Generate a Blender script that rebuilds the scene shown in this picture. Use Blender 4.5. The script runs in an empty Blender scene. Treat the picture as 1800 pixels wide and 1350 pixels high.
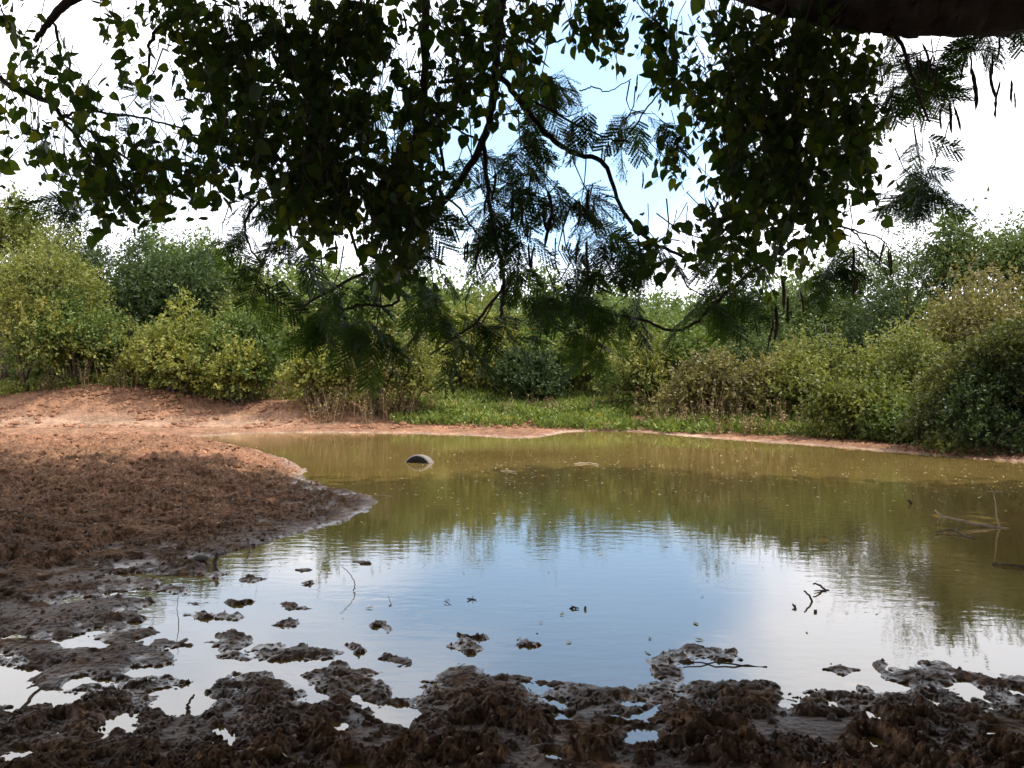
import bpy, math, random
import numpy as np
from mathutils import Vector, Matrix, Euler
random.seed(7)
RNG = np.random.default_rng(11)
scene = bpy.context.scene
R = math.radians

# ------------------------------------------------------------------ camera
F = 1498.0          # focal length in photograph pixels (1800 wide)
HOR = 660.0         # row of the horizon
CAMH = 1.6
cam_d = bpy.data.cameras.new('camera')
cam = bpy.data.objects.new('camera', cam_d)
scene.collection.objects.link(cam)
cam.location = (0, 0, CAMH)
cam.rotation_euler = (R(90), 0, 0)
cam_d.sensor_width = 36.0
cam_d.lens = F / 1800.0 * 36.0
cam_d.shift_y = -(675.0 - HOR) / 1800.0
cam_d.clip_end = 5000
cam_d.clip_start = 0.05
scene.camera = cam

# ------------------------------------------------------------------ world
SUN_AZ, SUN_EL = R(84), R(64)       # azimuth clockwise from the view direction (+Y)
world = bpy.data.worlds.new('World')
scene.world = world
world.use_nodes = True
wt = world.node_tree
wt.nodes.clear()
def wn(t, **k):
    n = wt.nodes.new(t)
    for a, b in k.items():
        setattr(n, a, b)
    return n
wl = wt.links.new
out = wn('ShaderNodeOutputWorld')
bg = wn('ShaderNodeBackground')
bg.inputs['Strength'].default_value = 0.15
sky = wn('ShaderNodeTexSky', sky_type='NISHITA')
sky.sun_disc = False
sky.sun_elevation = SUN_EL
sky.sun_rotation = SUN_AZ
sky.air_density = 1.0
sky.dust_density = 1.5
sky.ozone_density = 1.2
tc = wn('ShaderNodeTexCoord')
sep = wn('ShaderNodeSeparateXYZ')
wl(tc.outputs['Generated'], sep.inputs[0])
def wmath(op, a, b=None):
    n = wn('ShaderNodeMath', operation=op)
    for i, v in enumerate((a, b)):
        if v is None:
            continue
        if isinstance(v, (int, float)):
            n.inputs[i].default_value = v
        else:
            wl(v, n.inputs[i])
    return n.outputs[0]
zz = wmath('ADD', wmath('MAXIMUM', sep.outputs['Z'], 0.0), 0.22)
comb = wn('ShaderNodeCombineXYZ')
wl(wmath('DIVIDE', sep.outputs['X'], zz), comb.inputs[0])
wl(wmath('DIVIDE', sep.outputs['Y'], zz), comb.inputs[1])
nz = wn('ShaderNodeTexNoise')
nz.inputs['Scale'].default_value = 0.9
nz.inputs['Detail'].default_value = 7
nz.inputs['Roughness'].default_value = 0.55
nz.inputs['Distortion'].default_value = 0.4
mp = wn('ShaderNodeMapping')
mp.inputs['Location'].default_value = (3.3, 1.9, 0)
wl(comb.outputs[0], mp.inputs['Vector'])
wl(mp.outputs[0], nz.inputs['Vector'])
# one clear opening in the cloud sheet, straight ahead and half way up the frame
opn = wn('ShaderNodeVectorMath', operation='DISTANCE')
wl(tc.outputs['Generated'], opn.inputs[0])
opn.inputs[1].default_value = Vector((0.10, 1.0, 0.265)).normalized()
gap = wn('ShaderNodeMapRange', interpolation_type='SMOOTHSTEP')
wl(opn.outputs['Value'], gap.inputs['Value'])
gap.inputs['From Min'].default_value = 0.02
gap.inputs['From Max'].default_value = 0.34
gap.inputs['To Min'].default_value = 0.36
gap.inputs['To Max'].default_value = 0.0
cov = wmath('SUBTRACT', wmath('ADD', nz.outputs['Fac'], 0.12), gap.outputs[0])
ramp = wn('ShaderNodeMapRange', interpolation_type='SMOOTHSTEP')
wl(cov, ramp.inputs['Value'])
ramp.inputs['From Min'].default_value = 0.26
ramp.inputs['From Max'].default_value = 0.62
ramp.inputs['To Min'].default_value = 0.10
ramp.inputs['To Max'].default_value = 1.0
mixs = wn('ShaderNodeMix', data_type='RGBA')
wl(ramp.outputs[0], mixs.inputs['Factor'])
thin = wn('ShaderNodeMix', data_type='RGBA', blend_type='ADD')      # thin veil over the blue
thin.inputs['Factor'].default_value = 1.0
wl(sky.outputs[0], thin.inputs['A'])
thin.inputs['B'].default_value = (1.1, 2.9, 5.0, 1)
wl(thin.outputs['Result'], mixs.inputs['A'])
mixs.inputs['B'].default_value = (13.4, 13.5, 14.2, 1)
wl(mixs.outputs['Result'], bg.inputs['Color'])
wl(bg.outputs[0], out.inputs['Surface'])

sun_d = bpy.data.lights.new('sun', 'SUN')
sun_d.energy = 4.8
sun_d.angle = R(0.6)
sun_d.color = (1.0, 0.93, 0.82)
sun = bpy.data.objects.new('sun', sun_d)
scene.collection.objects.link(sun)
sdir = Vector((math.sin(SUN_AZ) * math.cos(SUN_EL), math.cos(SUN_AZ) * math.cos(SUN_EL), math.sin(SUN_EL)))
sun.rotation_euler = (-sdir).to_track_quat('-Z', 'Y').to_euler()
sun.location = sdir * 60

scene.view_settings.view_transform = 'Standard'
scene.view_settings.look = 'None'
scene.view_settings.gamma = 1
scene.view_settings.exposure = 0.25
scene.view_settings.use_curve_mapping = False
scene.cycles.max_bounces = 6
scene.cycles.transparent_max_bounces = 6

# ------------------------------------------------------------------ helpers
def at(px, py, d):
    """a point of the place at distance d seen at that pixel of the photograph"""
    return np.array(((px - 900) / F * d, d, CAMH + (HOR - py) / F * d))
def gp(px, py, z=0.0):
    """a point on the level z (water = 0)"""
    d = F * (CAMH - z) / (py - HOR)
    return np.array(((px - 900) / F * d, d, z))

class MB:
    def __init__(s):
        s.v, s.f, s.n, s.t, s.mi = [], [], 0, [], []
    def add(s, v, f, tint=None):
        v = np.asarray(v, float).reshape(-1, 3)
        f = [np.asarray(q, int) + s.n for q in (f if isinstance(f, (list, tuple)) else [f])]
        s.v.append(v)
        for q in f:
            s.f.append(q)
        if tint is None:
            tint = random.random()
        s.t.append(np.full(len(v), tint) if np.isscalar(tint) else np.asarray(tint))
        s.n += len(v)
    def mesh(s, name, mat, smooth=False, tints=True):
        me = bpy.data.meshes.new(name)
        V = np.concatenate(s.v)
        faces = {}
        for q in s.f:
            q = q.reshape(1, -1) if q.ndim == 1 else q
            faces.setdefault(q.shape[1], []).append(q)
        loops, starts, pos = [], [], 0
        for k, lst in faces.items():
            A = np.concatenate(lst)
            loops.append(A.ravel())
            starts.append(pos + np.arange(len(A)) * k)
            pos += A.size
        L = np.concatenate(loops)
        S = np.concatenate(starts)
        me.vertices.add(len(V))
        me.vertices.foreach_set('co', V.ravel())
        me.loops.add(len(L))
        me.loops.foreach_set('vertex_index', L.astype(np.int32))
        me.polygons.add(len(S))
        me.polygons.foreach_set('loop_start', S.astype(np.int32))
        me.update(calc_edges=True)
        if smooth:
            me.polygons.foreach_set('use_smooth', np.ones(len(S), bool))
        if tints:
            a = me.attributes.new('tint', 'FLOAT', 'POINT')
            a.data.foreach_set('value', np.concatenate(s.t).astype(np.float32))
        me.materials.append(mat)
        return me

def link(name, me, parent=None, loc=None):
    o = bpy.data.objects.new(name, me)
    scene.collection.objects.link(o)
    if parent is not None:
        o.parent = parent
        o.location = -Vector(parent.location) if loc is None else Vector(loc) - Vector(parent.location)
    elif loc is not None:
        o.location = loc
    return o
def tag(o, label, cat=None, group=None, kind=None):
    o['label'] = label
    if cat: o['category'] = cat
    if group: o['group'] = group
    if kind: o['kind'] = kind
    return o
def thing(name, loc, label, cat, group=None):
    o = bpy.data.objects.new(name, None)
    o.empty_display_size = 0.2
    scene.collection.objects.link(o)
    o.location = Vector([float(c) for c in loc])
    return tag(o, label, cat, group)

def tube(mb, pts, rad, k=6, tint=None, cap=True):
    pts = np.asarray(pts, float)
    n = len(pts)
    rad = np.full(n, rad) if np.isscalar(rad) else np.asarray(rad, float)
    T = np.gradient(pts, axis=0)
    T /= np.linalg.norm(T, axis=1)[:, None] + 1e-9
    up = np.array((0.31, 0.2, 0.93)) if abs(T[0][2]) < 0.8 else np.array((0.9, 0.3, 0.1))
    V = []
    a = np.arange(k) * 2 * np.pi / k
    for i in range(n):
        u = np.cross(T[i], up); u /= np.linalg.norm(u) + 1e-9
        w = np.cross(u, T[i])
        V.append(pts[i] + rad[i] * (np.cos(a)[:, None] * u + np.sin(a)[:, None] * w))
    V = np.concatenate(V)
    Q = []
    for i in range(n - 1):
        for j in range(k):
            Q.append((i * k + j, i * k + (j + 1) % k, (i + 1) * k + (j + 1) % k, (i + 1) * k + j))
    fs = [np.array(Q)]
    if cap:
        fs += [np.array([list(range(k))[::-1]]), np.array([[(n - 1) * k + j for j in range(k)]])]
    mb.add(V, fs, tint)

def smooth_path(P, m=6, jit=0.0, rng=RNG):
    """Catmull-Rom through control rows [x,y,z,(r)]"""
    P = np.asarray(P, float)
    Q = np.vstack([2 * P[0] - P[1], P, 2 * P[-1] - P[-2]])
    o = []
    for i in range(1, len(Q) - 2):
        for t in np.arange(m) / m:
            a, b, c, d = Q[i - 1:i + 3]
            o.append(0.5 * (2 * b + (c - a) * t + (2 * a - 5 * b + 4 * c - d) * t * t + (3 * b - a - 3 * c + d) * t ** 3))
    o.append(P[-1])
    o = np.array(o)
    if jit:
        o[:, :3] += rng.normal(0, jit, (len(o), 3))
    return o

# ---- noise
_perm = np.random.default_rng(3).permutation(4096)
_ang = np.random.default_rng(4).random(4096) * 2 * np.pi
_gx, _gy = np.cos(_ang), np.sin(_ang)
def perlin(x, y, seed=0):
    x = np.asarray(x, float) + seed * 37.17; y = np.asarray(y, float) - seed * 19.73
    xi = np.floor(x).astype(int); yi = np.floor(y).astype(int)
    xf = x - xi; yf = y - yi
    def g(i, j, dx, dy):
        h = _perm[(_perm[i & 4095] + j) & 4095]
        return _gx[h] * dx + _gy[h] * dy
    u = xf * xf * xf * (xf * (xf * 6 - 15) + 10); v = yf * yf * yf * (yf * (yf * 6 - 15) + 10)
    a = g(xi, yi, xf, yf); b = g(xi + 1, yi, xf - 1, yf)
    c = g(xi, yi + 1, xf, yf - 1); d = g(xi + 1, yi + 1, xf - 1, yf - 1)
    return 1.5 * ((a + (b - a) * u) * (1 - v) + (c + (d - c) * u) * v)
def fbm(x, y, sc, octv=4, seed=0, gain=0.5):
    r = 0; a = 1.0; f = 1.0 / sc
    for i in range(octv):
        r = r + a * perlin(x * f, y * f, seed + i * 5); a *= gain; f *= 2.03
    return r
def billow(x, y, sc, octv=3, seed=0):
    r = 0; a = 1.0; f = 1.0 / sc
    for i in range(octv):
        r = r + a * (np.abs(perlin(x * f, y * f, seed + i * 5)) * 2 - 0.55); a *= 0.5; f *= 2.1
    return r
def sstep(a, b, x):
    t = np.clip((x - a) / (b - a), 0, 1)
    return t * t * (3 - 2 * t)

# ------------------------------------------------------------------ materials
def mat(name):
    m = bpy.data.materials.new(name)
    m.use_nodes = True
    nt = m.node_tree
    nt.nodes.clear()
    o = nt.nodes.new('ShaderNodeOutputMaterial')
    return m, nt, o
def nd(nt, t, ins=None, **k):
    n = nt.nodes.new(t)
    for a, b in k.items():
        setattr(n, a, b)
    for a, b in (ins or {}).items():
        if isinstance(b, bpy.types.NodeSocket):
            nt.links.new(b, n.inputs[a])
        else:
            n.inputs[a].default_value = b
    return n
def attr(nt, name):
    return nd(nt, 'ShaderNodeAttribute', attribute_name=name).outputs['Fac']
def rampn(nt, fac, stops):
    n = nd(nt, 'ShaderNodeValToRGB', {'Fac': fac})
    e = n.color_ramp.elements
    while len(e) > 1:
        e.remove(e[-1])
    e[0].position = stops[0][0]; e[0].color = (*stops[0][1], 1)
    for p, c in stops[1:]:
        x = e.new(p); x.color = (*c, 1)
    return n.outputs['Color']
def mixc(nt, f, a, b, mode='MIX'):
    n = nd(nt, 'ShaderNodeMix', data_type='RGBA', blend_type=mode)
    for i, v in ((0, f), (6, a), (7, b)):
        if isinstance(v, bpy.types.NodeSocket):
            nt.links.new(v, n.inputs[i])
        else:
            n.inputs[i].default_value = v if i == 0 else (*v, 1)
    return n.outputs[2]

def leaf_mat(name, stops, trans=0.35, rough=0.45, spec=0.35):
    m, nt, o = mat(name)
    t = attr(nt, 'tint')
    oi = nd(nt, 'ShaderNodeObjectInfo').outputs['Random']
    s = nd(nt, 'ShaderNodeMath', {0: t, 1: oi}, operation='ADD')
    f = nd(nt, 'ShaderNodeMath', {0: s.outputs[0]}, operation='FRACT')
    col = rampn(nt, f.outputs[0], stops)
    p = nd(nt, 'ShaderNodeBsdfPrincipled', {'Base Color': col, 'Roughness': rough, 'Specular IOR Level': spec})
    tcol = mixc(nt, 1.0, col, (1.5, 1.6, 0.6), 'MULTIPLY')
    tr = nd(nt, 'ShaderNodeBsdfTranslucent', {'Color': tcol})
    mx = nd(nt, 'ShaderNodeMixShader', {0: trans, 1: p.outputs[0], 2: tr.outputs[0]})
    nt.links.new(mx.outputs[0], o.inputs['Surface'])
    return m
def bark_mat(name, c1, c2, sc=9.0, bump=0.5):
    m, nt, o = mat(name)
    g = nd(nt, 'ShaderNodeNewGeometry').outputs['Position']
    n = nd(nt, 'ShaderNodeTexNoise', {'Vector': g, 'Scale': sc, 'Detail': 6.0, 'Roughness': 0.6})
    col = rampn(nt, n.outputs['Fac'], [(0.3, c1), (0.7, c2)])
    b = nd(nt, 'ShaderNodeBump', {'Height': n.outputs['Fac'], 'Strength': bump, 'Distance': 0.02})
    p = nd(nt, 'ShaderNodeBsdfPrincipled', {'Base Color': col, 'Roughness': 0.85, 'Normal': b.outputs[0]})
    nt.links.new(p.outputs[0], o.inputs['Surface'])
    return m
def plain_mat(name, c, rough=0.7, spec=0.4, bump=0.2, sc=40.0):
    m, nt, o = mat(name)
    g = nd(nt, 'ShaderNodeTexCoord').outputs['Object']
    n = nd(nt, 'ShaderNodeTexNoise', {'Vector': g, 'Scale': sc, 'Detail': 4.0})
    col = rampn(nt, n.outputs['Fac'], [(0.25, tuple(x * 0.7 for x in c)), (0.75, tuple(min(1, x * 1.3) for x in c))])
    b = nd(nt, 'ShaderNodeBump', {'Height': n.outputs['Fac'], 'Strength': bump, 'Distance': 0.01})
    p = nd(nt, 'ShaderNodeBsdfPrincipled', {'Base Color': col, 'Roughness': rough, 'Specular IOR Level': spec, 'Normal': b.outputs[0]})
    nt.links.new(p.outputs[0], o.inputs['Surface'])
    return m

M_VINE = leaf_mat('vine leaf', [(0, (0.028, 0.056, 0.016)), (0.55, (0.052, 0.090, 0.021)), (0.85, (0.085, 0.125, 0.026)), (1, (0.18, 0.18, 0.03))], 0.5, 0.5, 0.2)
M_FEATHER = leaf_mat('feathery leaf', [(0, (0.026, 0.054, 0.018)), (0.6, (0.044, 0.084, 0.024)), (1, (0.08, 0.125, 0.03))], 0.45, 0.5, 0.2)
M_CROWN = leaf_mat('crown leaf', [(0, (0.03, 0.055, 0.02)), (1, (0.05, 0.08, 0.025))], 0.15)
M_BARK = bark_mat('bark', (0.03, 0.022, 0.018), (0.085, 0.062, 0.048))
M_TWIG = bark_mat('twig', (0.05, 0.04, 0.032), (0.10, 0.08, 0.062), 30)
M_POD = bark_mat('pod', (0.035, 0.026, 0.016), (0.07, 0.05, 0.03), 40)
M_STICK = bark_mat('wet stick', (0.035, 0.025, 0.02), (0.09, 0.065, 0.045), 25)
M_BRANCH = bark_mat('dry branch', (0.26, 0.19, 0.12), (0.46, 0.36, 0.25), 25)

# --- ground: colours come from what the soil is (red dry soil, wet mud, pale silt rim)
def ground_mat():
    m, nt, o = mat('soil and mud')
    g = nd(nt, 'ShaderNodeNewGeometry').outputs['Position']
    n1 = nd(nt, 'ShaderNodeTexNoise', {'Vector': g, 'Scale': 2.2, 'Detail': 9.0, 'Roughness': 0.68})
    n2 = nd(nt, 'ShaderNodeTexNoise', {'Vector': g, 'Scale': 17.0, 'Detail': 8.0, 'Roughness': 0.68})
    n3 = nd(nt, 'ShaderNodeTexVoronoi', {'Vector': g, 'Scale': 26.0, 'Randomness': 1.0})
    mud = rampn(nt, n2.outputs['Fac'], [(0.30, (0.038, 0.022, 0.013)), (0.5, (0.096, 0.058, 0.035)), (0.70, (0.235, 0.152, 0.094))])
    red = rampn(nt, n2.outputs['Fac'], [(0.28, (0.105, 0.052, 0.031)), (0.5, (0.235, 0.122, 0.074)), (0.72, (0.42, 0.255, 0.17))])
    pale = rampn(nt, n2.outputs['Fac'], [(0.25, (0.22, 0.15, 0.105)), (0.75, (0.46, 0.36, 0.285))])
    c = mixc(nt, attr(nt, 'red'), mud, red)
    c = mixc(nt, attr(nt, 'pale'), c, pale)
    mottle = rampn(nt, n1.outputs['Fac'], [(0.3, (0.5, 0.47, 0.46)), (0.5, (0.92, 0.9, 0.88)), (0.68, (1.45, 1.4, 1.34))])  # random soil tone patches, up to pale dry ones
    c = mixc(nt, 1.0, c, mottle, 'MULTIPLY')
    wet = attr(nt, 'wet')
    film = attr(nt, 'film')
    c = mixc(nt, wet, c, mixc(nt, 1.0, c, (0.74, 0.66, 0.58), 'MULTIPLY'))
    h = nd(nt, 'ShaderNodeMath', {0: n2.outputs['Fac'], 1: n3.outputs['Distance']}, operation='ADD')
    bs = nd(nt, 'ShaderNodeMapRange', {'Value': film, 'To Min': 0.75, 'To Max': 0.12})
    b = nd(nt, 'ShaderNodeBump', {'Height': h.outputs[0], 'Strength': bs.outputs[0], 'Distance': 0.022})
    ro = nd(nt, 'ShaderNodeMapRange', {'Value': wet, 'To Min': 0.95, 'To Max': 0.58})
    ro = nd(nt, 'ShaderNodeMix', {0: film, 2: ro.outputs[0], 3: 0.16}, data_type='FLOAT')
    sp = nd(nt, 'ShaderNodeMapRange', {'Value': wet, 'To Min': 0.06, 'To Max': 0.28})
    sp = nd(nt, 'ShaderNodeMix', {0: film, 2: sp.outputs[0], 3: 0.7}, data_type='FLOAT')
    p = nd(nt, 'ShaderNodeBsdfPrincipled', {'Base Color': c, 'Roughness': ro.outputs[0], 'Specular IOR Level': sp.outputs[0], 'Normal': b.outputs[0]})
    nt.links.new(p.outputs[0], o.inputs['Surface'])
    return m
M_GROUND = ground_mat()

def water_mat():
    m, nt, o = mat('muddy water')
    g = nd(nt, 'ShaderNodeNewGeometry').outputs['Position']
    mp = nd(nt, 'ShaderNodeMapping', {'Vector': g, 'Scale': (0.8, 1.5, 1.0), 'Rotation': (0, 0, 0.12)})
    n1 = nd(nt, 'ShaderNodeTexNoise', {'Vector': mp.outputs[0], 'Scale': 6.0, 'Detail': 2.5, 'Roughness': 0.5})
    n2 = nd(nt, 'ShaderNodeTexNoise', {'Vector': g, 'Scale': 0.33, 'Detail': 2.0})
    n0 = nd(nt, 'ShaderNodeTexNoise', {'Vector': g, 'Scale': 0.5, 'Detail': 3.0})
    col = rampn(nt, n0.outputs['Fac'], [(0.3, (0.135, 0.094, 0.030)), (0.7, (0.165, 0.114, 0.038))])
    amp = nd(nt, 'ShaderNodeMapRange', {'Value': n2.outputs['Fac'], 'From Min': 0.35, 'From Max': 0.65, 'To Min': 0.08, 'To Max': 1.0})
    hh = nd(nt, 'ShaderNodeMath', {0: n1.outputs['Fac'], 1: amp.outputs[0]}, operation='MULTIPLY')
    b = nd(nt, 'ShaderNodeBump', {'Height': hh.outputs[0], 'Strength': 0.27, 'Distance': 0.010})
    p = nd(nt, 'ShaderNodeBsdfPrincipled', {'Base Color': col, 'Roughness': 0.03, 'IOR': 1.6, 'Specular IOR Level': 1.0, 'Normal': b.outputs[0]})
    nt.links.new(p.outputs[0], o.inputs['Surface'])
    return m
M_WATER = water_mat()

# ------------------------------------------------------------------ shore lines (traced on the water level)
W = [(330,769),(420,763),(520,761),(620,761),(720,762),(820,765),(900,770),(950,768),(1000,759),(1060,757),(1120,759),(1200,766),(1330,776),(1450,784),(1560,794),(1640,801),(1720,807),(1800,813),(1950,822),(2200,845),(2600,900),(2700,1000),(2500,1120),(2100,1170),(1900,1195),(1800,1192),
(1740,1187),(1700,1180),(1660,1166),(1630,1172),(1600,1178),(1572,1180),(1557,1172),(1545,1178),(1555,1190),(1577,1200),(1575,1212),(1540,1214),(1515,1203),(1498,1210),(1470,1206),(1425,1212),(1420,1228),(1380,1230),(1376,1210),(1350,1195),(1320,1195),(1270,1202),(1225,1200),(1210,1186),(1235,1166),(1300,1164),(1312,1155),(1290,1148),(1240,1143),(1200,1146),(1155,1160),(1142,1174),(1170,1192),(1150,1202),(1100,1212),(1062,1212),(1010,1195),(960,1190),(900,1187),(850,1180),(810,1174),(780,1180),(760,1190),(745,1205),(720,1222),(690,1222),(670,1200),(660,1190),(668,1182),(655,1175),
(640,1180),(600,1172),(560,1172),(522,1185),(530,1200),(560,1215),(545,1222),(520,1210),(500,1195),(470,1190),(430,1183),(395,1183),(385,1190),(375,1215),(390,1235),(365,1252),(330,1255),(270,1250),(250,1228),(262,1218),(290,1212),(330,1200),(345,1192),(300,1190),(255,1188),(240,1180),(290,1175),(295,1162),(270,1150),(285,1135),(270,1130),(240,1140),(215,1130),(260,1120),(285,1118),(285,1110),(230,1105),(225,1095),(255,1090),(260,1078),(245,1068),(270,1058),(230,1052),(180,1050),(172,1043),(220,1040),(270,1042),(290,1045),(330,1040),(330,1033),(280,1028),(275,1022),(225,1018),(185,1012),(215,1008),(275,1012),(310,1015),(350,1008),(370,1002),(365,992),(330,985),(380,978),(430,965),(470,952),(510,942),(550,932),(590,922),(610,912),(640,900),(655,890),(660,882),(652,874),(620,866),(570,856),(535,843),(528,836),(540,828),(520,815),(480,800),(440,789),(390,779)]
def ell(cx, cy, rx, ry, n=14):
    return [(cx + rx * math.cos(a), cy + ry * math.sin(a)) for a in np.arange(n) * 2 * math.pi / n]
POOLS = [[(0,1172),(50,1168),(65,1178),(35,1195),(60,1215),(90,1215),(150,1230),(120,1243),(70,1253),(30,1248),(0,1243),(-80,1240),(-60,1180)],
 [(122,1203),(150,1187),(175,1190),(195,1200),(198,1215),(170,1212)],
 [(177,1285),(190,1262),(220,1262),(236,1280),(215,1285),(195,1302),(180,1297)],
 [(0,1118),(40,1113),(65,1110),(65,1120),(30,1125),(-30,1125)],
 [(100,1122),(165,1105),(195,1108),(150,1122),(195,1130),(175,1145),(140,1143)],
 [(-40,1143),(10,1142),(22,1150),(0,1163),(-40,1163)],
 [(97,1053),(125,1050),(153,1056),(125,1060)],
 ell(697,1250,45,14), ell(948,1213,28,9),
 [(1080,1262),(1110,1250),(1143,1246),(1125,1258),(1128,1275),(1105,1270)],
 ell(984,1242,11,5),
 [(1670,1210),(1700,1203),(1725,1215),(1737,1235),(1710,1240),(1690,1222)],
 ell(1450,1230,9,7), ell(1170,1212,16,6), ell(40,1330,34,9), ell(395,1300,12,15), ell(632,1232,22,12), ell(560,1232,16,9)]
ISL = [(440,1020,25,8),(549,1024,12,5),(382,1010,14,5),(532,1003,14,3),(508,1067,24,4),(512,1098,30,11),(377,1081,46,8),(327,1061,19,3),(420,1059,21,3),
 (405,1126,42,14),(500,1148,50,16),(550,1154,28,12),(420,1150,20,7),(307,1138,30,6),(674,1106,25,8),(815,1132,21,11),(838,1117,28,4),(925,1130,22,6),(948,1110,17,2.5),
 (632,989,13,2.5),(678,1161,30,11),(622,1142,19,6),(1490,1176,22,10),(350,990,26,5),(345,1008,30,5)]

def sdf(poly, X, Y, pad=0.7, warp=True):
    P = np.array([gp(*p)[:2] for p in poly])
    out = np.full(X.shape, 9.0)
    lo, hi = P.min(0) - pad, P.max(0) + pad
    big = len(poly) > 60
    idx = np.arange(len(X)) if big else np.nonzero((X > lo[0]) & (X < hi[0]) & (Y > lo[1]) & (Y < hi[1]))[0]
    if not len(idx):
        return out
    x, y = X[idx], Y[idx]
    best = np.full(len(x), 1e9)
    ins = np.zeros(len(x), bool)
    for i in range(len(P)):
        ax, ay = P[i]; bx, by = P[(i + 1) % len(P)]
        dx, dy = bx - ax, by - ay
        t = np.clip(((x - ax) * dx + (y - ay) * dy) / (dx * dx + dy * dy + 1e-12), 0, 1)
        best = np.minimum(best, (x - ax - t * dx) ** 2 + (y - ay - t * dy) ** 2)
        c = (ay > y) != (by > y)
        ins ^= c & (x < dx * (y - ay) / (dy if dy else 1e-12) + ax)
    out[idx] = np.sqrt(best) * np.where(ins, -1, 1)
    return out

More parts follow.
